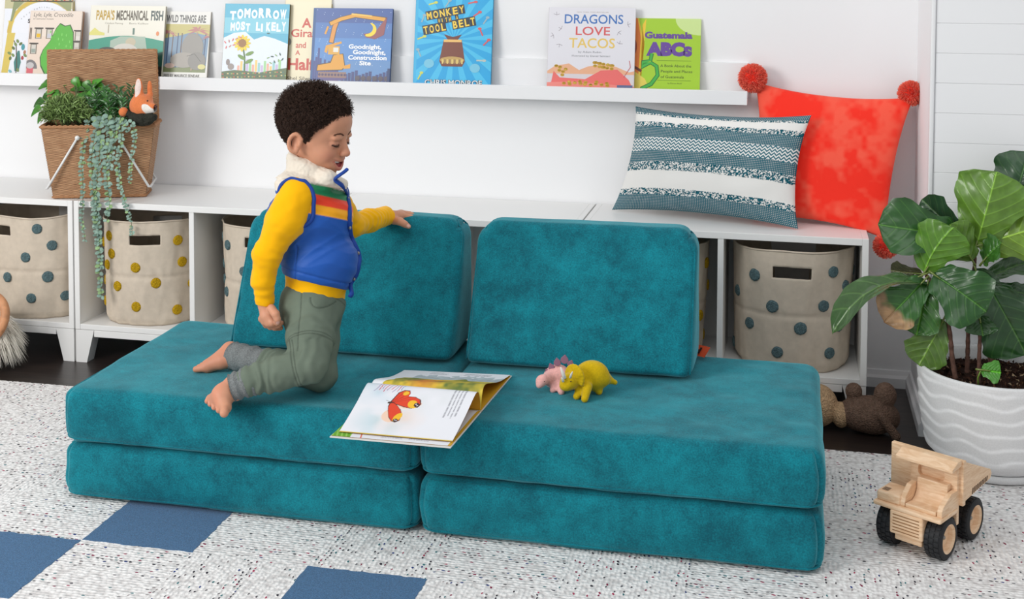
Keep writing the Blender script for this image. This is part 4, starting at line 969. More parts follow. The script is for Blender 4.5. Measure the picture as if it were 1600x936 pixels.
# c) dark narrow-leaved plant right of centre
c_c = at(180, 178, .11)
def f_c(b, i):
    s_ = i//26; k = i % 26; a = -0.9+s_*.13; base = at(156+s_*4.2, 192, .07+.014*(s_ % 4)); h = .075+.02*((s_*5) % 3); t_ = (k+2)/28
    p = base+np.array([math.sin(a)*.05*t_, 0, h*t_]); dd = np.array([(-1 if k % 2 else 1)*.8, RNG.uniform(-.8, .5), RNG.uniform(.3, 1.1)])
    leaf(b, p, dd, np.array([0, -1, .4]), RNG.uniform(.018, .026), .0055, np.array(lin((40, 84, 34)))*RNG.uniform(.6, 1.5), .25, .3, 4)
clump('dark_leaved_plant', 'dark green narrow-leaved plant beside the fox in the basket', 'plant', c_c, 0, 26*12, f_c, M_leafG, stems=stem_fan(c_c, 9, .04, .04))
# d) trailing eucalyptus
eu = thing('trailing_eucalyptus', 'grey-green eucalyptus strands spilling over the basket and bench edge', 'plant', at(160, 185, .06), 'leafy plants in the wicker basket')
STR = [([(150, 178), (158, 205), (156, 240), (152, 280), (150, 320), (155, 360), (157, 400), (156, 430), (159, 462)], 1.15), ([(168, 178), (173, 210), (166, 250), (168, 285), (172, 315), (167, 345)], 1.1),
       ([(140, 184), (131, 215), (128, 260), (130, 300), (128, 340), (133, 375)], .8), ([(188, 182), (190, 215), (184, 255), (188, 290), (196, 318), (205, 345), (207, 370)], .8),
       ([(205, 186), (212, 215), (205, 255), (203, 285)], .75), ([(160, 180), (148, 210), (143, 250), (146, 300), (150, 350), (152, 385)], .95), ([(178, 180), (182, 200), (178, 225), (172, 262)], 1.1), ([(152, 180), (170, 192), (196, 190), (200, 205)], 1.1)]
bf, bs = MB(), MB()
def ydep(py_):
    t_ = min(1, max(0, (py_-186)/110)); return .062*(1-t_)**1.0-.014
for S_, sz in STR:
    P = []
    for k in range(len(S_)-1):
        for j in range(6):
            u = j/6; P.append((S_[k][0]*(1-u)+S_[k+1][0]*u, S_[k][1]*(1-u)+S_[k+1][1]*u))
    P.append(S_[-1]); Q = np.array([at(x_, y_, ydep(y_)+.003*math.sin(y_*.13+x_)) for x_, y_ in P]); bs.tube(Q, np.linspace(.0015, .0007, len(Q)), 5)
    acc = 0
    for k in range(1, len(Q)):
        acc += np.linalg.norm(Q[k]-Q[k-1])
        while acc > .0105:
            acc -= .0105; fr = k/len(Q); s2 = sz*(1.15-.45*fr)
            for sd in (-1, 1):
                d = np.array([sd*RNG.uniform(.6, 1), RNG.uniform(-.9, -.1), RNG.uniform(-.7, .5)]); g = RNG.uniform(.75, 1.2)
                leaf(bf, Q[k], d, np.array([RNG.normal(0, .4), -1, .5]), .015*s2*RNG.uniform(.7, 1.25), .0125*s2, np.array(lin((124, 152, 138) if RNG.random() < .8 else (134, 164, 112)))*g, .15, .2, 5, shape='round')
bf.build('foliage', M_leafS, eu); bs.build('strand', M_stem, eu)
b = MB(); P = [bl(a*(TW-.012), c*(TD-.012), .165) for a, c in cs]; b.add(P, [(0, 1, 2, 3)]); 
Pl = [bl(a*(BW-.002), c*(BD-.002), .01) for a, c in cs]; b.add(Pl+P, [(3, 2, 1, 0), (0, 1, 5, 4), (1, 2, 6, 5), (2, 3, 7, 6), (3, 0, 4, 7)]); b.build('planting_soil', M_soil, bk, smooth=False, label='dark potting soil')
# ================================================================ PILLOWS
M_weavep = mat('woven_cotton', rough=.9, spec=.15, attr=True, bump=('noise', 1200, .5, .0012))
def pillow_pts(BL, BR, TL, TR, T, nu, nv, ear=.085, seed=0, sag=.0):
    u = np.linspace(-1, 1, nu); v = np.linspace(-1, 1, nv); U, V = np.meshgrid(u, v, indexing='ij')
    ui = U*(1-ear*(1-np.abs(V)**2.2)*np.abs(U)); vi = V*(1-ear*1.25*(1-np.abs(U)**2.2)*np.abs(V))
    a, c = (ui+1)/2, (vi+1)/2
    P = ((1-a)*(1-c))[..., None]*BL+(a*(1-c))[..., None]*BR+((1-a)*c)[..., None]*TL+(a*c)[..., None]*TR
    N = np.cross(BR-BL, TL-BL); N /= np.linalg.norm(N)
    prof = (np.clip(1-np.abs(U)**2.6, 0, 1)*np.clip(1-np.abs(V)**2.6, 0, 1))**.5
    prof = prof*(1-.12*np.abs(U*V))
    return U, V, P, N, prof
def bx4(*a): return [np.array(q, float) for q in a]
# striped lumbar pillow
BL, BR, TL, TR = at(956, 328, .215), at(1247, 358, .075), at(993, 166, .278), at(1268, 180, .17)
BL[2] = max(BL[2], .4985); BR[2] = .4985
t = thing('striped_pillow', 'teal and white striped woven lumbar pillow leaning on the red pillow', 'pillow', (BL+BR)/2)
nu, nv = 420, 250
U, V, P, N, prof = pillow_pts(BL, BR, TL, TR, .1, nu, nv)
w = vnoise(np.stack([U*5, V*0, U*0], -1), 1, 5)*.010+.035*(1-U**2)*(1-V**2)-.01
s = (1-V)/2+w
TE = np.array(lin((28, 100, 116))); WH = np.array(lin((238, 236, 232))); 
I = np.arange(nu)[:, None]; J = np.arange(nv)[None, :]
speck = (((I//2+J//2) % 2) == 0) & (((I//2) % 2) == 0)
C_ = np.zeros(U.shape+(3,)); C_[:] = WH; H_ = np.zeros(U.shape)
def band(a, e): return (s >= a) & (s < e)
teal = band(-1, .045) | band(.19, .305) | band(.435, .54) | band(.85, 2)
C_[teal] = np.where(speck[teal][:, None], WH*.62, TE)
chev = band(.305, .435); z_ = ((J+np.abs((I % 12)-6)) % 8) < 4; C_[chev] = np.where(z_[chev][:, None], WH, TE*1.1)
nub = band(.045, .065) | band(.14, .19) | band(.54, .62) | band(.79, .85)
nz = vnoise(np.stack([U*110, V*60, U*0], -1), 1, 9); C_[nub] = np.where((nz[nub] > .05)[:, None], WH, TE*.9); H_[nub] = np.clip(vnoise(np.stack([U*75, V*45, U*0], -1), 1, 3)[nub], 0, 1)*.0045
d = .062*prof+.003*vnoise(P, 12, 4)*prof+.002*vnoise(P, 28, 6)*prof+H_
b = MB(); b.grid(P+N*d[..., None], col=C_.reshape(-1, 3)); b.build('woven_front', M_weavep, t)
U, V, P, N, prof = pillow_pts(BL, BR, TL, TR, .1, 80, 50); b = MB(); b.grid(P-N*(.034*prof)[..., None], flip=True, col=WH); b.build('plain_back', M_weavep, t)
# red velvet pillow with pompoms
M_red = mat('coral_velvet', rough=.8, spec=.2, sheen=.35, sheentint=(255, 190, 170), sheenrough=.4, attr=True, bump=('noise', 700, .25, .001))
BL, BR, TL, TR = at(1175, 352, .205), at(1392, 366, .10), at(1180, 128, .292), at(1428, 152, .255)
BL[2] = .4995; BR = at(1384, 374, .105)
t = thing('red_pillow', 'large coral red velvet pillow with corner pompoms at the bench end', 'pillow', (BL+BR)/2)
def edge_ear(P): return P
U, V, P, N, prof = pillow_pts(BL, BR, TL, TR, .1, 200, 200, ear=.085)
nzc = np.clip(.35+.9*vnoise(P@np.array([[1, 0, .6], [0, 1, 0], [-.3, 0, 1]]), 13, 2)+.8*vnoise(P, 34, 3)+.5*vnoise(P, 80, 5)+.35*np.abs(U)**3, 0, 1)[..., None]
cA = np.array(lin((250, 52, 36))); cB = np.array(lin((252, 112, 88))); C_ = cA*(1-nzc*.6)+cB*nzc*.6
d = .050*prof+.004*vnoise(P, 10, 4)*prof; b = MB(); b.grid(P+N*d[..., None], col=C_.reshape(-1, 3)); b.grid(P-N*(.030*prof)[..., None], flip=True, col=C_.reshape(-1, 3)); b.build('velvet_cover', M_red, t)
M_pom = mat('coral_yarn', rough=.9, spec=.1, attr=True, sheen=.3)
def pompom(c, r, seed):
    b = MB(); rg = np.random.default_rng(seed); b.ball(c, r*.80, 20, col=lin((236, 60, 44)))
    for i in range(2400):
        d = rg.normal(0, 1, 3); d /= np.linalg.norm(d); a = np.cross(d, rg.normal(0, 1, 3)); a /= np.linalg.norm(a); L = r*rg.uniform(.92, 1.06); g = rg.uniform(.75, 1.15)
        p0 = c+d*r*.7; p1 = c+d*L+a*r*.05; w_ = r*.028; e = np.cross(d, a)
        b.add([p0-a*w_, p0+a*w_, p1+a*w_*.8, p1-a*w_*.8], [(0, 1, 2, 3)], col=np.clip(np.array(lin((255, 122, 98)))*g, 0, 1))
    return b
for i, (c, r) in enumerate(((at(1176, 122, .275), .042), (at(1423, 146, .262), .036), (at(1384, 384, .075), .034))): pompom(c, r, i).build('pompom', M_pom, t, smooth=False, label='fluffy red yarn pompom')
# ================================================================ FIDDLE-LEAF FIG IN A WHITE POT
PC = np.array([2.607, -.243])
t = thing('potted_fig', 'large-leaved fig plant in a wavy white ceramic pot at the right', 'potted plant', (PC[0], PC[1], 0))
M_pot = mat('white_glaze', (226, 226, 226), .55, .4, noise=(300, .05, 3))
pr = [(.100, .020), (.108, .012), (.118, .016), (.126, .024), (.140, .036), (.154, .052)]+[(.154+.020*math.sin((z-.052)/.17*1.45), z) for z in np.linspace(.06, .232, 60)]+[(.176, .240), (.174, .2445), (.169, .2455), (.165, .242), (.163, .232), (.160, .19), (.158, .15)]
n = 220; pr = np.array(pr); th = np.arange(n)*2*PI/n; V = np.zeros((len(pr), n, 3)); R0 = pr[:, 0, None]*np.ones(n); Z0 = pr[:, 1, None]*np.ones(n)
body = ((Z0 > .03) & (Z0 < .235) & (np.arange(len(pr))[:, None] < 67)); zz = Z0+.0055*np.sin(th*7+.8)+.0035*np.sin(th*11+Z0*30)
saw = (zz/.0335) % 1.; disp = .0042*(saw**1.0)*np.clip((1-saw)*6, 0, 1); fade = np.clip((Z0-.03)/.02, 0, 1)*np.clip((.236-Z0)/.012, 0, 1)
R1 = R0+np.where(body, disp*fade, 0); V[..., 0] = R1*np.cos(th)+PC[0]; V[..., 1] = R1*np.sin(th)+PC[1]; V[..., 2] = Z0+.0095
b = MB(); b.grid(V.transpose(1, 0, 2), wrap_u=True); b.build('pot', M_pot, t)
b = MB(); b.lathe([(0, .0), (.112, .0), (.126, .004), (.131, .014), (.131, .021), (.127, .0225), (.122, .018), (.1, .013), (0, .013)], (PC[0], PC[1], .0095), 80); b.build('saucer', M_pot, t, label='white saucer under the pot')
nn = 60; b = MB(); G = np.linspace(0, .160, 26); th2 = np.arange(nn)*2*PI/nn; P = np.zeros((26, nn, 3)); P[..., 0] = G[:, None]*np.cos(th2)+PC[0]; P[..., 1] = G[:, None]*np.sin(th2)+PC[1]; P[..., 2] = .222; P[..., 2] += .006*vnoise(P, 60, 3)+.004*vnoise(P, 140, 4)
b.grid(P.transpose(1, 0, 2), wrap_u=True, flip=True); M_soil2 = mat('bark_soil', rough=.95, spec=.15, attr=True); 
b.c = [np.tile(np.array(lin((44, 28, 22))), (26*nn, 1))]
for i in range(900):
    r_, a_ = .156*math.sqrt(RNG.random()), RNG.uniform(0, 2*PI); c = np.array([PC[0]+r_*math.cos(a_), PC[1]+r_*math.sin(a_), .226+RNG.uniform(-.004, .005)]); s_ = RNG.uniform(.0015, .004)
    q = RNG.normal(0, 1, (4, 3))*s_+c; b.add(q, [(0, 1, 2), (0, 2, 3), (0, 3, 1), (1, 3, 2)], col=np.array(lin([(60, 38, 28), (34, 22, 18), (96, 66, 48), (150, 130, 104)][i % 4 if i % 3 else 0])))
b.build('soil', M_soil2, t, smooth=False, label='dark bark potting soil')
M_bark = mat('fig_bark', (92, 66, 56), .8, .2, noise=(90, .35, 4), bump=('noise', 200, .8, .002))
def cr_(pts, n=8):
    P = np.array(pts); out = []
    for i in range(len(P)-1):
        p0, p1, p2, p3 = P[max(i-1, 0)], P[i], P[i+1], P[min(i+2, len(P)-1)]
        for k in range(n):
            u = k/n; out.append(.5*((2*p1)+(-p0+p2)*u+(2*p0-5*p1+4*p2-p3)*u*u+(-p0+3*p1-3*p2+p3)*u**3))
    out.append(P[-1]); return np.array(out)
N1, N2, N3 = at(1447, 430, -.27), at(1523, 414, -.22), at(1521, 382, -.215)
for q, r in (([at(1493, 592, -.30), at(1488, 560, -.295), at(1484, 520, -.285), at(1474, 470, -.275), N1], .0062), ([at(1511, 583, -.26), at(1512, 550, -.255), at(1513, 515, -.25), at(1516, 460, -.235), N2, N3], .0056),
             ([at(1529, 600, -.31), at(1530, 560, -.30), at(1531, 520, -.285), at(1528, 480, -.28)], .0052), ([at(1553, 578, -.24), at(1550, 545, -.24), at(1545, 500, -.23), at(1540, 445, -.22)], .0062), ([at(1547, 572, -.22), at(1546, 540, -.225), at(1550, 500, -.23)], .0052)):
    b = MB(); Q = cr_(q); b.tube(Q, np.linspace(r, r*.75, len(Q))*(1+.1*np.sin(np.arange(len(Q))*1.7)), 9); b.build('stem', M_bark, t)
M_fig = mat('fig_leaf', rough=.33, spec=.5, attr=True, sss=0, coat=.15)
CAMV = None
def figleaf(b, bp, tp, wpx, roll=0., col=(52, 96, 30), curl=.12, fold=.18, under=False, brown=0, wavy=.012, bend=(0, 0), seed=0, top=None):
    """bp, tp 3D base and tip; width in picture points at ~600/m"""
    B, T = np.array(bp), np.array(tp); ax = T-B; L = np.linalg.norm(ax); ax /= L; W = wpx/600.
    view = CAM-(B+T)/2; view /= np.linalg.norm(view); sd = np.cross(ax, view); sd /= np.linalg.norm(sd); nr = np.cross(sd, ax)
    c, s_ = math.cos(roll), math.sin(roll); sd, nr = sd*c+nr*s_, nr*c-sd*s_
    nu, nv = 110, 85; U, V = np.meshgrid(np.linspace(0, 1, nu), np.linspace(-1, 1, nv), indexing='ij')
    # fiddle outline: narrow near the base, waist, broad rounded end
    wd = np.interp(U, [0, .03, .12, .25, .38, .55, .72, .86, .95, 1], [0.04, .30, .52, .58, .66, .88, 1., .86, .55, .02])
    wd = wd*(1+.035*np.sin(U*26+seed)+.05*np.sin(U*9+seed*3+np.sign(V)))
    x = U*L; y = V*W/2*wd
    z = fold*np.abs(y)-curl*L*(2*U-1)**2*.5+curl*L*.5*0-curl*.8*L*U**2*.5+wavy*np.sin(U*19+seed+np.sign(V)*1.3)*np.abs(V)**2*W*2.2
    # lateral veins
    ph = (U-(.30*np.abs(V)+.18*np.abs(V)**2)*W*wd/L)*6.0+.3; fr = np.abs((ph % 1)-.5)*2; vein = np.clip((fr-.87)/.13, 0, 1)*(np.abs(V) < .93); mid = np.exp(-(V*wd*W/2/.0016)**2)
    z = z+(-1 if not under else 1)*(.0012*vein+.002*mid)+.0007*np.cos(ph*2*PI)*(1-np.abs(V))+.0012*vnoise(np.stack([U*6, V*5, U*0], -1), 1, seed+3)
    P = B+x[..., None]*ax+y[..., None]*sd+z[..., None]*nr+(bend[0]*(U*(1-U))[..., None]*sd+bend[1]*(U*(1-U))[..., None]*nr)*L
    base = np.array(lin(col)); vc = np.clip(base*2.6+np.array([.06, .07, .01]), 0, 1); k = np.clip(vein*.38+mid*.85, 0, 1)[..., None]
    C_ = base*(1+.18*vnoise(P, 45, seed)[..., None]+.12*vnoise(P, 160, seed+1)[..., None])*(1-k)+vc*k
    if brown:
        m = np.clip((U-brown+.10*vnoise(P, 60, 5))*9, 0, 1)[..., None]; C_ = C_*(1-m)+np.array(lin((166, 130, 92)))*(1+.35*vnoise(P, 120, 8)[..., None])*m
    b.grid(P, col=np.clip(C_, 0, 1).reshape(-1, 3))
    b.tube([B-ax*.012, B, B+ax*.02], [.0028, .0024, .0016], 6, col=np.array(lin((112, 128, 60))))
D_, Lg, Md, Gy = (34, 74, 28), (92, 130, 42), (50, 98, 30), (52, 84, 46)
LS = [ # base px, depth, tip px, depth, width px, roll, colour, curl, fold, extra
 (1578, 340, -.16, 1606, 236, -.14, 78, .2, (30, 70, 34), .1, .15, {}),
 (1512, 372, -.20, 1437, 314, -.16, 52, .5, (44, 76, 44), .1, .2, {}),
 (1540, 434, -.19, 1618, 402, -.17, 44, .7, Gy, .1, .2, {}),
 (1556, 448, -.18, 1622, 462, -.16, 34, .8, D_, .1, .2, {}),
 (1440, 428, -.25, 1390, 424, -.22, 30, .4, (74, 74, 50), .1, .2, {}),
 (1498, 366, -.235, 1376, 348, -.27, 78, -.25, (40, 84, 32), .12, .15, dict(bend=(-.12, .1))),
 (1545, 446, -.25, 1606, 556, -.28, 92, .1, (38, 76, 36), .15, .12, {}),
 (1524, 420, -.235, 1556, 506, -.25, 72, .2, (30, 64, 28), .1, .15, {}),
 (1524, 388, -.225, 1556, 270, -.25, 98, .1, Lg, .08, -.16, dict(under=True, bend=(.04, .1))),
 (1528, 384, -.23, 1632, 352, -.25, 80, .0, (112, 146, 48), .05, -.18, dict(under=True)),
 (1444, 426, -.275, 1490, 356, -.30, 70, -.1, (84, 128, 38), .05, -.15, dict(under=True, bend=(-.25, .05))),
 (1520, 408, -.24, 1484, 352, -.26, 50, .0, (88, 124, 40), .05, -.2, dict(under=True)),
 (1535, 410, -.25, 1560, 378, -.28, 46, .9, Md, .1, .2, {}),
 (1474, 500, -.28, 1436, 572, -.29, 56, .1, (86, 118, 48), .08, .12, dict(under=True)),
 (1450, 440, -.275, 1432, 524, -.31, 54, .0, Md, .1, .15, {}),
 (1446, 436, -.28, 1384, 502, -.34, 58, .1, (46, 96, 34), .12, .15, dict(brown=.66)),
 (1446, 428, -.28, 1292, 490, -.36, 52, -.95, (58, 90, 44), .25, .3, dict(bend=(.0, .35))),
 (1458, 428, -.29, 1540, 486, -.35, 82, .05, (32, 78, 26), .1, .14, dict(bend=(-.05, .1))),
 (1530, 492, -.28, 1536, 524, -.31, 40, .1, D_, .1, .15, {}),
 (1510, 400, -.23, 1470, 386, -.25, 34, .5, D_, .1, .2, {}),
 (1533, 578, -.33, 1564, 582, -.34, 30, .1, (70, 140, 36), .1, .15, dict(wavy=.003)),
]
b = MB()
for i, (bx, by, bd, tx, ty, td, w_, roll, col, curl, fold, kw) in enumerate(LS): figleaf(b, at(bx, by, bd), at(tx, ty, td), w_*1.12, roll, col, curl, fold, seed=i*2.1, **kw)
b.tube([at(1529, 606, -.315), at(1528, 590, -.325), at(1533, 578, -.33)], [.002, .0018, .0015], 6, col=np.array(lin((120, 160, 60))))
o = b.build('foliage', M_fig, t)
# ================================================================ WOODEN TRUCK
M_wood = mat('light_beech', (226, 184, 140), .45, .35)
def wood_mat():
    t = NT(M_wood); bs = t.n['Principled BSDF']; co = t.add('ShaderNodeTexCoord'); mp = t.add('ShaderNodeMapping'); mp.inputs['Scale'].default_value = (14, 14, 90); mp.inputs['Rotation'].default_value = (.3, .5, .2)
    nz = t.add('ShaderNodeTexNoise', i_Scale=2., i_Detail=3., i_Distortion=1.2); t.link(co.outputs['Object'], mp.inputs[0]); t.link(mp.outputs[0], nz.inputs['Vector'])
    cr = t.add('ShaderNodeValToRGB'); cr.color_ramp.elements[0].color = L4((226, 186, 146)); cr.color_ramp.elements[1].color = L4((242, 210, 176)); cr.color_ramp.elements[0].position = .35; cr.color_ramp.elements[1].position = .65
    t.link(nz.outputs['Fac'], cr.inputs[0]); t.link(cr.outputs[0], bs.inputs['Base Color'])
wood_mat()
M_rubber = mat('black_rubber', (30, 31, 34), .6, .4); M_dark = mat('dark_slot', (70, 46, 30), .8); M_metal = mat('steel_pin', (150, 146, 140), .35, .5, metal=1)
TA, TC = atz(1391, 848, .0098), atz(1514, 836, .0098)
tc = (TA+TC)/2; fwd = np.array([-.52, -.854, 0]); fwd /= np.linalg.norm(fwd); lf = np.array([-fwd[1], fwd[0], 0])
TM = np.eye(4); TM[:3, 0] = fwd; TM[:3, 1] = lf; TM[:3, 3] = [tc[0], tc[1], .0098]
tr = thing('toy_dump_truck', 'light wooden toy dump truck with black rubber tyres standing on the rug', 'toy truck', (tc[0], tc[1], .0098))
def part(name, fill, m=M_wood, sm=True, parent=tr, label=None, bev=None):
    b = MB(); b.M = TM; fill(b); return b.build(name, m, parent, smooth=sm, sharp=40 if sm else None, label=label, bevel=bev)
WB, TK = .064, .052
def prism_y(b, prof, y0, y1, **k):   # prof in (x,z), extruded along y
    M_ = np.eye(4); M_[:3, :3] = np.array([[1, 0, 0], [0, 0, 1], [0, 1, 0]]); b.prism([(p[0], p[1]) for p in prof][::-1], y0, y1, M=M_, **k)
for sx in (1, -1):
    for sy in (1, -1):
        c = (sx*WB, sy*TK, .0432); wdt = .019
        b = MB(); b.M = TM
        prof = [(.030, -wdt), (.037, -wdt), (.0412, -wdt*.86), (.0425, -wdt*.6), (.0425, wdt*.6), (.0412, wdt*.86), (.037, wdt), (.030, wdt)]
        b.lathe([(p[0], p[1]) for p in prof], c, 64, axis='y', close=False)
        for k in range(24):
            a = k*2*PI/24
            for row, off in ((-.0105, 0), (0, .5), (.0105, 0)):
                aa = a+off*2*PI/24; ct = np.array([math.cos(aa), 0, math.sin(aa)]); R3 = np.eye(4); R3[:3, 0] = ct; R3[:3, 1] = [0, 1, 0]; R3[:3, 2] = np.cross(ct, [0, 1, 0])
                b.rbox(np.array(c)+ct*.0428+np.array([0, row, 0]), (.0024, .0092, .0086), .0006, 1, M=R3)
        w_ = b.build('tyre', M_rubber, tr, sharp=35, label='black treaded rubber tyre')
        b = MB(); b.M = TM; s_ = sy; P = [(0, .006*s_), (.022, .006*s_), (.025, .015*s_), (.0300, .0185*s_), (.0305, .012*s_), (.0305, -.016*s_), (0, -.016*s_)]
        b.lathe(P, c, 48, axis='y'); b.build('wheel_hub', M_wood, w_, sharp=35, label='pale wooden wheel hub')
        b = MB(); b.M = TM; b.ball(np.array(c)+[0, .0075*s_, 0], (.0045, .003, .0045), 12); b.build('axle_pin', M_metal, w_, label='steel axle pin')
part('chassis', lambda b: (b.box((-.098, -.026, .034), (.095, .026, .062), .003), b.box((.060, -.030, .024), (.100, .030, .040), .003), b.box((-.075, -.032, .060), (.010, .032, .078), .003)))
part('front_deck', lambda b: b.box((.030, -.074, .088), (.112, .074, .0975), .004, 3))
def grille(b):
    b.box((.092, -.036, .040), (.112, .036, .089), .004, 3)
g_ = part('grille', grille)
def slots(b):
    for k in range(6): b.box((.1105, -.029, .0468+k*.0066), (.1126, .029, .0492+k*.0066), .0008, 1)
part('grille_slots', slots, mat('grille_groove', (150, 108, 70), .7), parent=g_, label='dark horizontal grille grooves')
part('front_block', lambda b: b.box((.045, -.036, .058), (.095, .036, .089), .004))
hd = part('hood', lambda b: b.box((.044, -.070, .0965), (.104, -.018, .1175), .005, 3))
part('hood_vents', lambda b: [b.box((.078+k*.0045, -.063, .1170), (.0805+k*.0045, -.049, .1180), .0004, 1) for k in range(4)], M_dark, parent=hd, sm=False)
part('side_panel', lambda b: prism_y(b, [(.046, .097), (.100, .097), (.100, .106), (.094, .118), (.070, .136), (.046, .136)], -.020, -.009), sm=False, bev=.0015)
part('side_panel', lambda b: prism_y(b, [(.030, .097), (.100, .097), (.100, .110), (.092, .118), (.058, .134), (.030, .134)], .060, .071), sm=False, bev=.0015)
def seat(b):
    prof = [(.100, .0975), (.100, .106), (.070, .104), (.058, .109), (.050, .122), (.047, .146), (.030, .146), (.030, .0975)]; prism_y(b, prof, -.008, .058)
part('seat', seat, sm=False, bev=.0015)
# cab wall with a rounded window opening
def cabwall(b):
    y0, y1, z0, z1 = -.030, .071, .062, .185; wy0, wy1, wz0, wz1 = -.014, .044, .144, .169; X0, X1 = .022, .032
    rr = .009; inner = []
    for cy, cz, a0 in ((wy1-rr, wz1-rr, 0), (wy0+rr, wz1-rr, PI/2), (wy0+rr, wz0+rr, PI), (wy1-rr, wz0+rr, 1.5*PI)): inner += [(cy+rr*math.cos(a0+u), cz+rr*math.sin(a0+u)) for u in np.linspace(0, PI/2, 7)]
    n = len(inner); c0 = np.array([(wy0+wy1)/2, (wz0+wz1)/2]); outer = []
    for p in inner:
        d = np.array(p)-c0; t_ = min(((y1 if d[0] > 0 else y0)-c0[0])/d[0] if abs(d[0]) > 1e-9 else 9, ((z1 if d[1] > 0 else z0)-c0[1])/d[1] if abs(d[1]) > 1e-9 else 9); outer.append(tuple(c0+d*t_))
    k = [(y1, z1), (y0, z1), (y0, z0), (y1, z0)]
    for q in k: i = min(range(n), key=lambda j: (outer[j][0]-q[0])**2+(outer[j][1]-q[1])**2); outer[i] = q
    V = [(X1, *p) for p in inner]+[(X1, *p) for p in outer]+[(X0, *p) for p in inner]+[(X0, *p) for p in outer]; F_ = []
    for i in range(n):
        j = (i+1) % n; F_ += [(i, n+i, n+j, j), (2*n+i, 2*n+j, 3*n+j, 3*n+i), (i, j, 2*n+j, 2*n+i), (n+i, 3*n+i, 3*n+j, n+j)]
    b.add(V, F_)
part('cab_wall', cabwall, sm=False)
# dump bed
def bed_b(b): prism_y(b, [(.010, .100), (.022, .100), (.022, .194), (.010, .194)], -.080, .080)
bed = part('bed_front_panel', bed_b, sm=False, bev=.002)
for sy in (-1, 1):
    o = part('bed_side', lambda b: prism_y(b, [(.011, .108), (.011, .190), (-.112, .140), (-.118, .130), (-.112, .120)], sy*.0795 if sy < 0 else .0685, -.0685 if sy < 0 else .0795), sm=False, bev=.0012)
    part('side_slots', lambda b: [prism_y(b, [(-.020-k*.0078, .1135+k*.0008), (-.0235-k*.0078, .1135+k*.0008), (-.0265-k*.0078, .126+k*.0005), (-.0230-k*.0078, .126+k*.0005)], sy*.0797-.0004, sy*.0797+.0004) for k in range(10)], M_dark, sm=False, parent=o, label='row of dark slots')
def bedfl(b): prism_y(b, [(.010, .108), (-.112, .120), (-.114, .127), (.010, .115)], -.0685, .0685)
part('bed_floor', bedfl, sm=False); part('bed_support', lambda b: b.box((-.060, -.028, .076), (.008, .028, .104), .003))
part('cab_canopy', lambda b: prism_y(b, [(.022, .184), (.022, .1965), (.040, .1965), (.066, .187), (.066, .180), (.050, .182)], -.048, .076), sm=False, bev=.0015)
# ================================================================ FELT DINOSAURS
M_felt = mat('wool_felt', rough=.95, spec=.1, attr=True, bump=('noise', 900, .5, .0015), noise=(260, .10, 3), sheen=.3)
def felt_obj(name, S_, colfn, parent, m=M_felt, sm=1, label=None, clip=None):
    V, Q = S_.mesh(); V = smoothV(V, Q, sm); return make(name, V, Q, m, parent, True, colfn(V), label=label)
def const(c): return lambda V: np.tile(np.array(lin(c)), (len(V), 1))
SZ = .2605
def dp(px_, py_, Y): return at(px_, py_, Y)
# yellow horned dinosaur
dy_ = thing('felt_dinosaur', 'mustard yellow felt dinosaur with three white horns on the seat cushion', 'toy dinosaur', (1.69, -.69, SZ), 'felt toy dinosaurs')
bc = dp(924, 588, -.672); S_ = SDF.box(bc-[.085, .10, .06], bc+[.095, .06, .06], .0012)
S_.ell(bc, (.037, .027, .031), k=.004); S_.ell(bc+[.004, 0, .004], (.034, .026, .030), k=.012)
hc = dp(889, 596, -.722); S_.cap(bc+[-.018, -.012, -.002], hc, .022, .016, .012); S_.ell(hc, (.0185, .0175, .0165), k=.008); S_.ell(hc+[-.006, -.011, -.007], (.013, .012, .011), k=.008)
for a in np.linspace(-.5, PI+.35, 15):   # frill ring around the head
    p0 = hc+np.array([.011, .006, .006]); q = p0+np.array([math.cos(a)*.020, math.cos(a)*-.012+.004, math.sin(a)*.024+.002]); S_.cap(p0, q, .006, .0045, .003)
for (px_, py_, Y) in ((901, 618, -.722), (913.5, 621.5, -.735), (936, 616, -.680), (925, 614, -.655)):
    f = dp(px_, py_, Y); f[2] = SZ+.0075; S_.cap(f, np.array([f[0]*.6+bc[0]*.4, f[1]*.6+bc[1]*.4, bc[2]-.012]), .0078, .011, .008)
S_.chain([bc+[.03, .0, -.004], dp(948, 592, -.665), dp(961, 597.5, -.66)], [.013, .008, .0055], .010)
felt_obj('felt_body', S_, const((206, 172, 22)), dy_)
for p, q, r in ((dp(882, 591, -.74), dp(876, 574, -.745), .0045), (dp(891, 590, -.738), dp(894.5, 581, -.748), .0028), (dp(880, 596, -.745), dp(877.5, 590, -.752), .003)):
    b = MB(); b.tube([p, p*.5+q*.5+[0, 0, .001], q], [r, r*.8, r*.35], 10); b.build('horn', mat('white_felt', (232, 228, 220), .95, .1) if r > .004 else bpy.data.materials['white_felt'], dy_, label='white felt horn')
M_bead = mat('black_bead', (16, 14, 14), .25); b = MB(); b.ball(dp(892, 596, -.7405), .0015, 8); b.build('eye', M_bead, dy_, label='black bead eye')
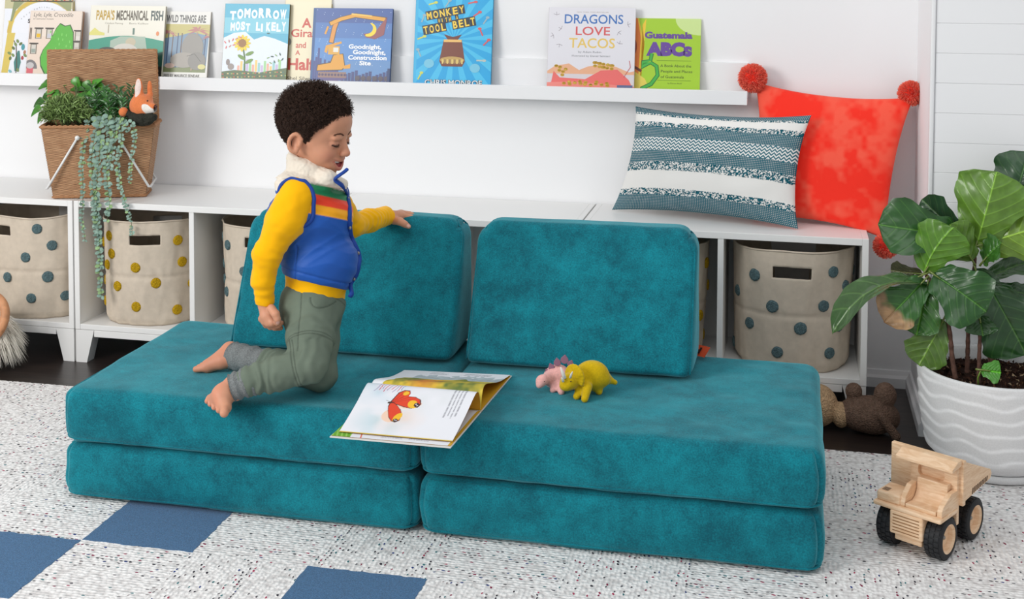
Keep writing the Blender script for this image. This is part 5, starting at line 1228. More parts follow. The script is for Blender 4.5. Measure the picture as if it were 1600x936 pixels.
# pink plated dinosaur
dpk = thing('felt_dinosaur', 'pale pink felt dinosaur with purple back plates behind the yellow one', 'toy dinosaur', (1.62, -.67, SZ), 'felt toy dinosaurs')
bc = dp(872, 590, -.655); S_ = SDF.box(bc-[.075, .09, .06], bc+[.06, .06, .06], .0012)
S_.ell(bc+[0, 0, .002], (.030, .022, .028), k=.004); hh = dp(845, 596, -.705); S_.cap(bc+[-.014, -.01, 0], hh+[.005, .004, .004], .018, .010, .012); S_.ell(hh+[.001, 0, 0], (.0115, .011, .012), k=.008); S_.cap(hh, dp(842.5, 602, -.712), .0095, .0068, .006)
for (px_, py_, Y) in ((864, 615, -.690), (877, 617, -.700), (893, 612, -.665), (885, 612, -.64)):
    f = dp(px_, py_, Y); f[2] = SZ+.0072; S_.cap(f, np.array([f[0]*.6+bc[0]*.4, f[1]*.6+bc[1]*.4, bc[2]-.010]), .0074, .010, .008)
S_.chain([bc+[.02, .008, 0], bc+[.042, .02, -.006]], [.012, .005], .01); felt_obj('felt_body', S_, const((236, 178, 172)), dpk)
M_pl = mat('purple_felt', (146, 108, 128), .95, .1, bump=('noise', 900, .5, .0012))
for px_, py_, s_, tl in ((856, 578, .8, -.6), (862, 571, 1.0, -.4), (871, 564, 1.15, -.15), (882, 560, 1.25, .1), (891, 566, 1.0, .35), (897, 573, .75, .6)):
    c = dp(px_, py_+3.5, -.666); b = MB(); P = []
    for a, r_ in ((-PI/2, .7), (-.7, .8), (-.1, 1.), (.5, 1.), (PI/2, 1.35), (PI-.5, 1.), (PI+.1, 1.), (PI+.7, .8)): P.append((math.cos(a)*.0075*r_*s_, math.sin(a)*.0085*r_*s_))
    M_ = np.eye(4); cs, sn = math.cos(tl), math.sin(tl); M_[:3, 0] = [cs, 0, -sn]; M_[:3, 1] = [sn, 0, cs]; M_[:3, 2] = np.cross(M_[:3, 0], M_[:3, 1]); M_[:3, 3] = c
    b.prism(P, -.0016, .0016, M=M_); b.build('back_plate', M_pl, dpk, smooth=False, label='purple felt back plate', bevel=.001)
b = MB(); b.ball(dp(850.5, 596, -.7175), .0012, 8); b.build('eye', M_bead, dpk, label='black bead eye')
# ================================================================ OPEN BOOK
ob = thing('open_picture_book', 'open picture book with a red butterfly on its page lying on the seat', 'book', (1.36, -.83, .2615))
FL, FR, BR_, BL_ = atz(515, 680, .2665), atz(704, 697, .2665), atz(800, 585, .2665), atz(630, 577, .2665)
def bq(u, v, z=0): return FL*(1-u)*(1-v)+FR*u*(1-v)+BR_*u*v+BL_*(1-u)*v+np.array([0, 0, z])
M_cov = mat('printed_paper', rough=.5, spec=.4, attr=True)
def plate(name, u0, u1, v0, v1, z0, z1, col, mt=M_cov, nseg=1):
    b = MB(); P = [bq(u0, v0), bq(u1, v0), bq(u1, v1), bq(u0, v1)]; V = [p+[0, 0, z0] for p in P]+[p+[0, 0, z1] for p in P]
    b.add(V, [(3, 2, 1, 0), (4, 5, 6, 7), (0, 1, 5, 4), (1, 2, 6, 5), (2, 3, 7, 6), (3, 0, 4, 7)], col=lin(col)); return b.build(name, mt, ob, smooth=False)
VS = .47
plate('cover', 0, 1, 0, VS-.005, -.0048, -.0030, (222, 220, 214)); plate('cover', 0, 1, VS+.005, 1, -.0048, -.0030, (222, 220, 214)); plate('spine', 0, 1, VS-.012, VS+.012, -.0050, -.0032, (200, 190, 170))
def shade_text(C_, U_, V_, u0, u1, v0, v1, lines, horiz=True):
    """small grey printed lines of text"""
    for k in range(lines):
        if horiz: a = v0+(v1-v0)*(k+.5)/lines; m = (np.abs(V_-a) < (v1-v0)/lines*.22) & (U_ > u0) & (U_ < u1-(.05 if k % 3 == 2 else 0)); m &= (np.sin(U_*460+k*3) > -.55)
        else: a = u0+(u1-u0)*(k+.5)/lines; m = (np.abs(U_-a) < (u1-u0)/lines*.2) & (V_ > v0+(.03 if k % 2 else 0)) & (V_ < v1-(.06 if k % 3 == 2 else 0)); m &= (np.sin(V_*330+k*3) > -.55)
        C_[m] = lin((150, 150, 158))
def page(name, prof, u0, u1, colfn, under=(214, 150, 24), n=200, m=260, th=.0006, skew=0):
    """prof: list of (v, z) along the page; two-sided thin sheet"""
    prof = np.array(prof); Q = cr_([(0, v, z) for v, z in prof], 14); L = np.concatenate([[0], np.cumsum(np.hypot(np.diff(Q[:, 1])*.46, np.diff(Q[:, 2])))]); L /= L[-1]
    s_ = np.linspace(0, 1, n); vv = np.interp(s_, L, Q[:, 1]); zz = np.interp(s_, L, Q[:, 2]); uu = np.linspace(0, 1, m)
    P = np.zeros((m, n, 3)); 
    for i, u in enumerate(uu):
        um = u0+(u1-u0)*u; P[i] = FL*(1-um)*(1-vv)[:, None]+FR*um*(1-vv)[:, None]+BR_*um*vv[:, None]+BL_*(1-um)*vv[:, None]; P[i, :, 2] += zz*(1+skew*(.5-u))
    Ug, Sg = np.meshgrid(uu, s_, indexing='ij'); C_ = np.zeros((m, n, 3)); C_[:] = lin((232, 233, 238)); colfn(C_, Ug, Sg)
    b = MB(); b.grid(P, col=C_.reshape(-1, 3)); du = np.gradient(P, axis=0); dv = np.gradient(P, axis=1); N = np.cross(du, dv); N /= np.linalg.norm(N, axis=-1, keepdims=True)+1e-12
    b.grid(P-N*th, flip=True, col=lin(under)); return b.build(name, M_cov, ob)
def ell_(U_, V_, cu, cv_, ru, rv, rot=0):
    x, y = (U_-cu), (V_-cv_)*.9; c, s_ = math.cos(rot), math.sin(rot); return ((x*c+y*s_)/ru)**2+((-x*s_+y*c)/rv)**2 < 1
def wash(C_, U_, V_, cu, cv_, r, col, amt, seed):
    m = np.clip(1-np.hypot(U_-cu, V_-cv_)/r, 0, 1)*np.clip(.6+.8*vnoise(np.stack([U_*9, V_*9, U_*0], -1), 1, seed), 0, 1)*amt; C_[:] = C_*(1-m[..., None])+np.array(lin(col))*m[..., None]
def c_near(C_, U_, V_):
    for cu, cv_, r, col, a in ((.12, .75, .35, (150, 196, 214), .8), (.3, .2, .3, (170, 206, 214), .7), (.3, .85, .3, (216, 170, 190), .6), (.6, .6, .3, (206, 214, 214), .5), (.45, .25, .25, (240, 200, 170), .6), (.5, .9, .2, (240, 220, 140), .5)): wash(C_, U_, V_, cu, cv_, r, col, a, int(cu*100))
    for k in range(9):
        u_ = .10+k*.028; m = (np.abs((U_-u_)-(V_-.62)*.25-.006*np.sin(V_*30+k)) < .0035) & (V_ > .62+.02*(k % 3)) & (V_ < .93-.03*(k % 2)); C_[m] = lin((196, 70, 96) if k % 2 else (150, 130, 170))
    R_, Y_, K_ = lin((222, 66, 36)), lin((240, 186, 40)), lin((60, 36, 36))
    def inpoly(P, g=1.):
        P = np.array(P); c = P.mean(0); P = c+(P-c)*g; r = np.zeros(U_.shape, bool); n = len(P)
        for i in range(n):
            (x0, y0), (x1, y1) = P[i], P[(i+1) % n]; k = ((y0 > V_) != (y1 > V_)) & (U_ < (x1-x0)*(V_-y0)/(y1-y0+1e-12)+x0); r ^= k
        return r
    C_[ell_(U_, V_, .37, .30, .09, .09, .4)] = lin((240, 206, 182)); C_[ell_(U_, V_, .46, .47, .12, .05, .2)] = lin((240, 212, 192))
    WA = [(.30, .63), (.315, .70), (.33, .78), (.37, .83), (.42, .83), (.435, .78), (.43, .73), (.49, .73), (.545, .69), (.565, .62), (.55, .56), (.50, .53), (.43, .545), (.37, .575), (.325, .58)]
    WB = [(.295, .60), (.33, .60), (.375, .55), (.42, .48), (.455, .38), (.455, .30), (.425, .26), (.385, .28), (.345, .35), (.315, .45), (.295, .53)]
    V_ = V_/.80
    for W_ in (WA, WB): C_[inpoly(W_, 1.05)] = K_; C_[inpoly(W_, .97)] = R_
    for e_, c in (((.50, .60, .045, .065, .3), Y_), ((.425, .35, .032, .075, -.2), Y_), ((.395, .78, .028, .035, 0), Y_), ((.535, .595, .024, .036, .2), K_), ((.42, .295, .022, .024, 0), K_)): C_[ell_(U_, V_, *e_)] = c
    for e_ in ((.528, .608, .007, .009, 0), (.543, .585, .007, .009, 0), (.413, .298, .006, .008, 0), (.429, .292, .006, .008, 0)): C_[ell_(U_, V_, *e_)] = lin((232, 226, 232))
    for k in range(6): C_[(np.abs((U_-.31)*np.sin(.5+k*.25)-(V_-.6)*np.cos(.5+k*.25)) < .0022) & inpoly(WA, .95)] = lin((170, 40, 26))
    C_[ell_(U_, V_, .292, .60, .022, .016, .5)] = lin((70, 50, 40)); C_[(np.abs(V_-.62-(.28-U_)*.5) < .003) & (U_ > .25) & (U_ < .28)] = K_
    V_ = V_*.80; m = (np.abs(U_-.5) < .5) & (V_ < .012); C_[m] = lin((214, 190, 90)); shade_text(C_, U_, V_, .80, .93, .33, .88, 4, False)
def c_far(C_, U_, V_):
    nz = vnoise(np.stack([U_*9, V_*7, U_*0], -1), 1, 3); nz2 = vnoise(np.stack([U_*30, V_*22, U_*0], -1), 1, 4); m = (V_ < .62+.1*nz) & (U_ > .13+.05*nz)
    k = np.clip(.5+.7*nz+.4*nz2, 0, 1)[..., None]; A_ = np.array(lin((216, 190, 60))); B_ = np.array(lin((96, 116, 50))); D1_ = np.array(lin((226, 130, 44)))
    col = A_*(1-k)+B_*k; o = np.clip(1-np.hypot((U_-.45)/.2, (V_-.3)/.3), 0, 1)[..., None]; col = col*(1-o)+D1_*o; C_[m] = col[m]
    m2 = (V_ > .6+.1*nz) & (V_ < .8+.1*nz2) & (U_ > .2); C_[m2] = np.array(lin((176, 186, 190)))*(1+.2*nz2[m2][:, None]); shade_text(C_, U_, V_, .28, .45, .86, .96, 3); shade_text(C_, U_, V_, .6, .85, .86, .96, 2)
def c_strip(C_, U_, V_):
    C_[(U_ < .16-.1*V_)] = lin((110, 170, 50)); C_[(U_ < .16-.1*V_) & (np.sin(U_*160+V_*40) > .4)] = lin((150, 200, 90)); shade_text(C_, U_, V_, .40, .58, .05, .16, 4); shade_text(C_, U_, V_, .63, .80, .05, .16, 4); C_[(np.abs(U_-.25+V_*.2) < .006) & (V_ < .12)] = lin((220, 110, 90)); C_[U_ > .975] = lin((206, 160, 40))
# flat page stacks against the covers, then the two lifted leaves
page('page_stack', [(.012, -.002), (.2, -.0015), (.40, -.001), (VS-.004, -.0028)], .005, .992, c_strip)
page('page_stack', [(VS+.004, -.0028), (.55, -.001), (.8, -.0015), (.99, -.002)], .005, .992, lambda C_, U_, V_: C_.__setitem__(slice(None), lin((222, 168, 40))))
page('turning_page', [(.050, .0008), (.15, .012), (.27, .028), (.365, .043), (.415, .0475), (.450, .040), (.470, .019), (.472, .0005)], .045, .985, c_near, skew=.1)
page('turning_page', [(.475, .0008), (.484, .018), (.505, .036), (.545, .041), (.62, .033), (.78, .014), (.92, .004), (.985, .0006)], .02, .99, c_far, skew=-.1)
# ================================================================ CROCHET TEDDY
M_cro = mat('crochet_yarn', rough=.95, spec=.1, attr=True, bump=('voronoi', 260, 1., .004))
def croch(V, c):  # stitch relief tint
    return np.tile(np.array(lin(c)), (len(V), 1))*(1+.25*vnoise(V, 260, 3))[:, None]
td = thing('crochet_doll', 'brown and beige crochet stuffed toy lying on the dark floor beside the sofa', 'soft toy', (2.30, -.12, 0))
def fl(px_, py_, Y, zmin=0.): p = at(px_, py_, Y); p[2] = max(p[2], zmin); return p
b0 = fl(1353, 662, -.06, .048); S_ = SDF.box(b0-[.11, .09, .06], b0+[.12, .09, .13], .0022)
S_.ell(b0, (.074, .050, .046), k=.004); S_.ell(b0+[.025, 0, -.002], (.052, .048, .046), k=.015)
S_.cap(fl(1331, 632, -.055), fl(1334, 614, -.05), .011, .019, .006); S_.ell(fl(1334, 611, -.05), .0215, k=.003)
S_.cap(fl(1374, 640, -.05), fl(1382, 622, -.06), .017, .024, .006); S_.ell(fl(1383, 618, -.062), (.029, .028, .034), k=.004)
S_.ell(fl(1394, 654, -.05), (.020, .022, .028), k=.010); S_.cap(fl(1376, 650, -.12), fl(1400, 682, -.11), .010, .012, .008)
V, Q = S_.mesh(); V = smoothV(V, Q, 1); V[:, 2] = np.maximum(V[:, 2], .0012); make('crochet_body', V, Q, M_cro, td, True, croch(V, (122, 98, 84)))
hd0 = fl(1276, 640, -.05, .058); S_ = SDF.box(hd0-[.07, .07, .06], hd0+[.11, .07, .08], .0022); S_.ell(hd0, (.055, .055, .056), k=.004); S_.ell(fl(1314, 648, -.065, .035), (.024, .034, .033), k=.004)
V, Q = S_.mesh(); V = smoothV(V, Q, 1); V[:, 2] = np.maximum(V[:, 2], .0012); make('crochet_head', V, Q, M_cro, td, True, croch(V, (198, 164, 128)), label='beige crochet head and neck')
b = MB(); b.ball(fl(1280, 606, -.05), .007, 10); b.build('button_eye', M_bead, td, label='black button eye')
# ================================================================ PLUSH FOX IN THE BASKET
fx = thing('plush_animal', 'orange plush animal with white inner ear peeking out of the wicker basket', 'soft toy', at(222, 185, .085))
FY = .088; hc = at(221, 165, FY); S_ = SDF.box(hc-[.08, .05, .05], hc+[.06, .05, .09], .0015); S_.ell(hc, (.036, .034, .036), k=.004); S_.cap(hc+[.012, -.008, -.004], at(238, 169, .062), .028, .015, .014)
S_.ell(at(234, 139, FY+.02), (.008, .007, .026), k=.006); S_.cap(hc+[.018, .01, .02], at(235, 148, FY+.02), .012, .007, .008)
S_.chain([hc+[-.008, .0, .024], at(217, 138, FY)], [.014, .010], .008); S_.ell(at(217, 137, FY), (.0125, .006, .030), k=.008)
def c_fx(V):
    C_ = np.tile(np.array(lin((224, 128, 78))), (len(V), 1)); e = at(217, 137, FY); m = (((V[:, 0]-e[0])/.0100)**2+((V[:, 2]-e[2])/.027)**2 < 1) & (V[:, 1] < FY-.001); C_[m] = lin((232, 214, 206))
    w_ = at(236, 176, .055); m = (((V[:, 0]-w_[0])/.030)**2+((V[:, 2]-w_[2]+(V[:, 0]-w_[0])*.6)/.0185)**2 < 1) & (V[:, 1] < FY); C_[m] = lin((232, 226, 218)); return C_
felt_obj('plush_head', S_, c_fx, fx, sm=2)
b = MB(); b.ball(at(230.5, 157.5, .0560), .0028, 10); b.build('eye', M_bead, fx); b = MB(); b.ball(at(243.5, 166.5, .0500), (.005, .004, .004), 10); b.build('nose', mat('dark_nose', (72, 36, 30), .6), fx, label='dark stitched nose')
M_knit = mat('charcoal_knit', (56, 56, 50), .95, .1, bump=('voronoi', 300, 1., .003)); b0 = at(222, 186, .07); S_ = SDF.box(b0-[.09, .05, .05], b0+[.07, .05, .04], .002)
S_.ell(b0, (.040, .028, .020), k=.004); S_.cap(b0, at(200, 178, .065), .016, .011, .008); S_.cap(b0, at(240, 184, .06), .018, .012, .008); S_.offset(lambda P: .003*vnoise(P, 70, 3)+.0025*vnoise(P, 160, 4)); felt_obj('knitted_jumper', S_, const((56, 56, 50)), fx, M_knit, label='charcoal knitted jumper')
b = MB(); b.ball(at(193, 175, .062), .0145, 18, col=lin((224, 128, 78))); b.build('paw', M_felt, fx, label='round orange paw')
# ================================================================ FUR AND RING AT THE LEFT EDGE
M_ring = mat('turned_wood_ring', (206, 146, 104), .5, .4, noise=(40, .2, 3)); M_fur = mat('long_white_fur', rough=.8, spec=.2, attr=True)
fr = thing('fur_hanging', 'shaggy white fur with a wooden ring at the left edge of the picture', 'fur decoration', (-.27, -.12, 0))
c = at(-24, 494, -.16); a = np.linspace(0, 2*PI, 60, endpoint=False); b = MB(); b.tube(np.stack([c[0]+.067*np.cos(a), c[1]+.01*np.sin(a*2), c[2]+.067*np.sin(a)], -1), .0135, 14, closed=True); b.build('wooden_ring', M_ring, fr)
b = MB(); rg = np.random.default_rng(5); ctr = at(-38, 528, -.12); ctr[2] = max(ctr[2], .1); b.ball(ctr, (.125, .06, .082), 20, col=lin((206, 196, 182)))
for i in range(5200):
    d = rg.normal(0, 1, 3); d /= np.linalg.norm(d); p = ctr+d*np.array([.12, .058, .078]); L = rg.uniform(.028, .062); dd = d*.75+np.array([.25*np.sign(d[0]), -.1, -.75])+rg.normal(0, .16, 3); dd /= np.linalg.norm(dd)
    q = p+dd*L*.5; e = p+dd*L+np.array([0, 0, -L*.28]); 
    if e[2] < .012: continue
    w_ = np.cross(dd, rg.normal(0, 1, 3)); w_ /= np.linalg.norm(w_); g = rg.uniform(.78, 1.1); b.add([p-w_*.0011, p+w_*.0011, q+w_*.0008, q-w_*.0008, e], [(0, 1, 2, 3), (3, 2, 4)], col=np.clip(np.array(lin((238, 232, 220)))*g, 0, 1))
tag(b.build('long_fur', M_fur, fr, smooth=False), None, None)
# ================================================================ THE CHILD
who = thing('person', 'curly-haired child in yellow shirt, blue striped vest and green trousers kneeling on the teal cushions', 'person', (1.04, -.80, .262))
def axis(lo, hi, segs, coarse):
    out = [lo]
    while out[-1] < hi:
        h = coarse
        for a, c, s_ in segs:
            if a <= out[-1] < c: h = s_
        out.append(out[-1]+h)
    return np.array(out)
# ---- head frame
HC = at(493, 198, -.735)
hy, hp = math.radians(-7), math.radians(12.5)
hf = np.array([math.cos(hy)*math.cos(hp), math.sin(hy)*math.cos(hp), -math.sin(hp)]); hl = np.cross([0, 0, 1.], hf); hl /= np.linalg.norm(hl); hu = np.cross(hf, hl)
HM = np.stack([hf, hl, hu], 1); HS = 1.0
def H(x, y, z): return HC+(hf*x+hl*y+hu*z)*HS
# ---- joints
sh_n, el_n, wr_n = at(463, 304, -.815), at(418, 396, -.850), at(414.5, 476, -.842)
sh_f, el_f, wr_f = at(520, 305, -.665), at(548, 352, -.590), at(605, 337, -.425)
hip_n, kn_n, an_n = at(486, 490, -.79), at(483, 570, -.885), at(366, 602, -.932)
hip_f, kn_f, an_f = at(500, 488, -.715), atz(500, 585, .300), atz(372, 558, .295)
pel, bel, che, nek = at(490, 468, -.755), at(496, 415, -.750), at(487, 335, -.740), at(482, 268, -.742)
def sub(a, b, t_): return a*(1-t_)+b*t_
def build_body():
    S_ = SDF(axis(.715, 1.235, [(.985, 1.165, .0016)], .0026), axis(-1.025, -.335, [(-.83, -.66, .0016)], .0026), axis(.256, .955, [(.715, .95, .0016)], .0022))
    # torso and limbs under the clothes
    S_.chain([pel, bel, che], [.054, .056, .062], .02); S_.cap(che, nek, .045, .030, .03); S_.cap(nek, H(-.022, 0, -.035), .030, .034, .015)
    S_.cap(che, sh_n, .04, .032, .02); S_.cap(che, sh_f, .04, .032, .02)
    S_.chain([sh_n, el_n, wr_n], [.030, .024, .0155], .008); S_.chain([sh_f, el_f, wr_f], [.030, .022, .0155], .008)
    S_.chain([pel, hip_n, kn_n], [.05, .045, .032], .015); S_.chain([pel, hip_f, kn_f], [.05, .040, .030], .015)
    S_.chain([kn_n, an_n], [.030, .020], .01); S_.chain([kn_f, an_f], [.028, .021], .01)
    # ---- skull and face
    e = lambda c, r, k=.006, op='u': S_.ell(H(*c), np.array(r)*HS, HM, k, op)
    cp = lambda a, b, ra, rb=None, k=.006, op='u': S_.cap(H(*a), H(*b), ra*HS, None if rb is None else rb*HS, k, op)
    e((-.006, 0, .014), (.079, .068, .070), .004); e((.022, 0, -.022), (.050, .056, .058), .02); e((.036, 0, -.050), (.036, .043, .038), .02)
    e((.054, 0, .022), (.024, .048, .032), .016)
    for s_ in (-1, 1):
        e((.048, s_*.030, -.044), (.023, .021, .022), .014)      # cheek
        e((.070, s_*.027, -.004), (.008, .014, .006), .010)      # brow ridge
        e((.0765, s_*.0265, -.0165), (.007, .012, .0065), .005, 's')    # socket
        e((.0640, s_*.0265, -.0180), (.0125, .0125, .0105), .004)      # lid over the eyeball
        e((.083, s_*.0085, -.041), (.0065, .006, .0055), .004)    # nostril wing
        # ear: rim, bowl, lobe
        c = np.array([-.006, s_*.0665, -.030])
        ring = [c+np.array([-math.cos(a)*.0135-.003*math.sin(a)*0+.001, s_*(.0055+.005*math.cos(a)), math.sin(a)*.0205]) for a in np.linspace(-1.5, 2.5, 12)]
        for a_, b_ in zip(ring[:-1], ring[1:]): cp(a_, b_, .0042, None, .003)
        e(c+[0.002, -s_*.001, 0], (.013, .006, .019), .006); e(c+[.000, s_*.0085, .001], (.0070, .0055, .0105), .003, 's'); e(c+[.004, s_*.002, -.0195], (.006, .0045, .0065), .004)
        e(c+[.0105, s_*.003, -.002], (.0045, .005, .006), .003)
    cp((.072, 0, -.010), (.084, 0, -.034), .0070, .0092, .008); e((.088, 0, -.0385), (.0085, .0090, .0075), .005)       # nose
    e((.087, .0045, -.0465), (.003, .0028, .002), .002, 's'); e((.087, -.0045, -.0465), (.003, .0028, .002), .002, 's')
    e((.062, 0, -.065), (.020, .031, .021), .010); e((.054, 0, -.094), (.016, .019, .013), .012)   # muzzle, chin
    for a_, b_ in zip(np.linspace(-.0290, .0265, 18), np.linspace(-.0265, .0290, 18)):   # open smiling mouth
        f_ = lambda y: (.0815-13*y*y, y, -.0668+16*y*y)
        cp(f_(a_), f_(b_), .0096*math.sqrt(max(0, 1-(abs(a_)/.0295)**2))+.0006, None, .001, 's')
    L1 = [(.0795-13.5*y*y, y, -.0572+8*y*y) for y in np.linspace(-.0285, .0285, 15)]
    for a_, b_ in zip(L1[:-1], L1[1:]): cp(a_, b_, .0027, None, .003)
    L2 = [(.0775-13*y*y, y, -.0780+33*y*y) for y in np.linspace(-.0280, .0280, 15)]
    for a_, b_ in zip(L2[:-1], L2[1:]): cp(a_, b_, .0036, None, .003)
    for a_, b_ in zip(np.linspace(-.022, .020, 12), np.linspace(-.020, .022, 12)): cp((.0720-13*a_*a_, a_, -.0603+8*a_*a_), (.0720-13*b_*b_, b_, -.0603+8*b_*b_), .0040, None, .001); e((.062, 0, -.070), (.012, .012, .005), .002)   # teeth, tongue
    # ---- near hand: back of the hand outward, fingers curled in, thumb over them
    w = wr_n; pm = at(418.5, 492, -.846); S_.cap(w, pm, .0150, .0175, .008); kn = [at(409.5, 498, -.838), at(414, 502.5, -.849), at(420, 505, -.855), at(426, 504, -.858)]
    md = [at(416, 508, -.826), at(422.5, 510.5, -.838), at(430, 511.5, -.846), at(435, 508.5, -.850)]; tp = [at(424, 508, -.816), at(431, 511, -.826), at(438.5, 512.5, -.834), at(439.5, 505, -.838)]
    for i in range(4): S_.cap(sub(pm, kn[i], .2), kn[i], .012, .0088, .006); S_.cap(kn[i], md[i], .0082, .0074, .003); S_.cap(md[i], tp[i], .0072, .0060, .002)
    S_.chain([at(424, 482, -.858), at(430.5, 491, -.866), at(433.5, 499, -.867), at(434, 505.5, -.863)], [.0095, .0085, .0076, .0062], .004)
    # ---- far hand resting on the cushion top
    w = wr_f; pm = at(620, 339.5, -.405); S_.cap(w, pm, .0150, .0165, .008)
    for (k_, m_, t_, r_) in (((629, 337, -.395), (642, 339, -.388), (656, 344.0, -.385), .0066), ((629, 334.5, -.380), (643, 335.5, -.368), (655, 342, -.362), .0068), ((627, 333, -.366), (640, 334, -.352), (650, 340, -.348), .0066), ((624, 333, -.352), (634, 335, -.342), (643, 340, -.340), .0058)):
        k_, m_, t_ = at(*k_), at(*m_), at(*t_); S_.cap(sub(pm, k_, .3), k_, .0125, r_+.0022, .006); S_.cap(k_, m_, r_+.0012, r_, .003); S_.cap(m_, t_, r_, r_-.0012, .002)
    S_.chain([at(616, 344, -.425), at(625, 346, -.437), at(632, 350, -.440), at(638.5, 354, -.437)], [.0115, .0095, .0078, .0062], .005)
    # ---- near foot, toes towards the camera
    heel = atz(368, 612, .283); ins = atz(349, 617, .292); ball_ = [atz(353, 637, .2755), atz(346, 634, .2745), atz(339.5, 630, .273), atz(334, 626.5, .272), atz(329, 623, .271)]
    S_.cap(an_n, ins, .021, .019, .012); S_.ell(heel, (.021, .021, .020), k=.012)
    for q, r_ in zip(ball_, (.0125, .0115, .011, .0105, .010)): S_.cap(ins, q, .018, r_, .012)
    for i, ((px_, py_), r_) in enumerate(zip(((350.5, 645), (342.5, 640.5), (335, 636), (328.8, 631.5), (323.8, 627)), (.0098, .0074, .0070, .0066, .0062))):
        q = atz(px_, py_, .2600+r_+.0015); S_.cap(sub(ball_[i], q, .1), sub(ball_[i], q, .72)+[0, 0, .0022], r_*.98, r_*.92, .003); S_.cap(sub(ball_[i], q, .72)+[0, 0, .0022], q, r_*.92, r_, .0015)
    # ---- far foot, sole up, toes to the left
    h2 = at(360, 547, an_f[1]+.008); bt = atz(325, 572, .2745); S_.ell(h2, (.020, .018, .018), k=.012); S_.chain([an_f, sub(an_f, bt, .5)+[0, 0, .003], bt], [.0225, .0185, .0145], .012); S_.cap(h2, bt, .016, .012, .012)
    for k in range(5):
        q = atz(306+k*2.6, 577-k*1.6, .2685)+np.array([0, .008*k, 0]); S_.cap(sub(bt, q, .2)+np.array([0, .005*k-.006, 0]), q, .0095, .0075-.0004*k, .003)
    S_.offset(lambda P: .0008*vnoise(P, 40, 2)*(P[:, 2] < .5)+.0006*np.sin(((P-h2)@(bt-h2)/np.linalg.norm(bt-h2))*420)*np.exp(-(np.linalg.norm(P-sub(h2, bt, .45), axis=1)/.014)**2))
    V, Q = S_.mesh(); V = smoothV(V, Q, 1, .5)
    # ---- skin colouring
    C_ = np.zeros((len(V), 3)); sk = np.array(lin((204, 146, 116))); C_[:] = sk*(1+.05*vnoise(V, 30, 4)+.03*vnoise(V, 120, 5))[:, None]
    l_ = (V-HC)@HM/HS; x, y, z = l_.T; ay = np.abs(y)
    def mixc(m, c): 
        m = np.clip(m, 0, 1)[:, None]; C_[:] = C_*(1-m)+np.array(lin(c))*m
    head = np.linalg.norm(V-HC, axis=1) < .135
    mixc(head*.45*np.exp(-((x-.06)**2+(ay-.034)**2+(z+.045)**2)/.015**2), (206, 116, 96))
    mixc(head*.4*np.exp(-((x-.092)**2+y**2+(z+.04)**2)/.009**2), (206, 118, 98))
    mixc(head*(np.abs(z+.020+ay*-.0) < .0022)*(np.abs(ay-.0265) < .0120)*(x > .060)*.9, (52, 30, 26))
    mixc(head*.35*np.exp(-(((z+.018)/.008)**2+((ay-.0265)/.014)**2))*(x > .05), (150, 96, 80))
    lipu = np.min([np.linalg.norm(l_-np.array(p), axis=1) for p in L1], 0); lipl = np.min([np.linalg.norm(l_-np.array(p), axis=1) for p in L2], 0)-.0006
    mixc(head*np.clip((.0050-np.minimum(lipu+.0008, lipl))/.0014, 0, 1)*.65, (192, 92, 86))
    inm = head*(x < .0790-13*y*y)*(x > .045)*(ay < .0265)*(z < -.0582+8*y*y)*(z > -.0755+28*y*y)
    mixc(inm*1., (110, 30, 30)); mixc(inm*(z > -.0652+8*y*y)*(x > .0705-13*y*y)*(ay < .0225), (240, 236, 228)); mixc(inm*(z < -.0680)*.8, (176, 72, 72))
    mixc(head*.3*np.exp(-(((x+.014)/.010)**2+((ay-.07)/.008)**2+((z+.02)/.010)**2)), (150, 84, 66))
    def nail(p, r_, c=(246, 196, 182)): mixc(np.clip((r_-np.linalg.norm(V-p, axis=1))/.0012, 0, 1)*.8, c)
    nail(at(434.5, 505, -.871), .0056); nail(at(638.5, 353, -.444), .0056)
    for (px_, py_), r_ in zip(((351, 647), (342.5, 641.5), (335, 637), (328.8, 632.5), (323.8, 628)), (.0062, .0045, .0042, .004, .0038)): nail(atz(px_, py_, .2600+r_+.010), r_)
    mixc(np.clip((an_n[0]-.005-V[:, 0])*20, 0, .25)*(V[:, 2] < .33), (222, 130, 104))
    return make('body', V, Q, mat('skin', rough=.5, spec=.35, attr=True, sss=.12), who, True, C_)
body = build_body()
# ---- eyebrows and lashes
M_hair = mat('dark_curly_hair', rough=.75, spec=.2, attr=True)
from mathutils.bvhtree import BVHTree
def bvh(o): return BVHTree.FromPolygons([v.co.copy() for v in o.data.vertices], [tuple(p.vertices) for p in o.data.polygons])
bvb = bvh(body)
def on_face(y, z, off=.0004):
    r = bvb.ray_cast(Vector(H(.16, y, z)), Vector(-hf)); return np.array(r[0])+np.array(r[1])*off, np.array(r[1])
b = MB(); dk = np.array(lin((44, 30, 24)))
for s_ in (-1, 1):
    P = []
    for y in np.linspace(.0150, .0385, 12): q, nn_ = on_face(s_*y, -.0200-.0030*math.sin((y-.014)/.025*PI)); P.append(q)
    b.tube(P, [.0004]+[.0011]*10+[.0004], 6, col=dk)
    for k in range(12):
        p = P[k]; d = hf*.9-hu*.55+hl*s_*(k-4)*.08; d /= np.linalg.norm(d); b.tube([p, p+d*.0028, p+d*.0048+hu*.0012], [.0003, .00022, .0001], 4, col=dk)
b.build('eyelashes', M_hair, who)
b = MB(); rg = np.random.default_rng(3)
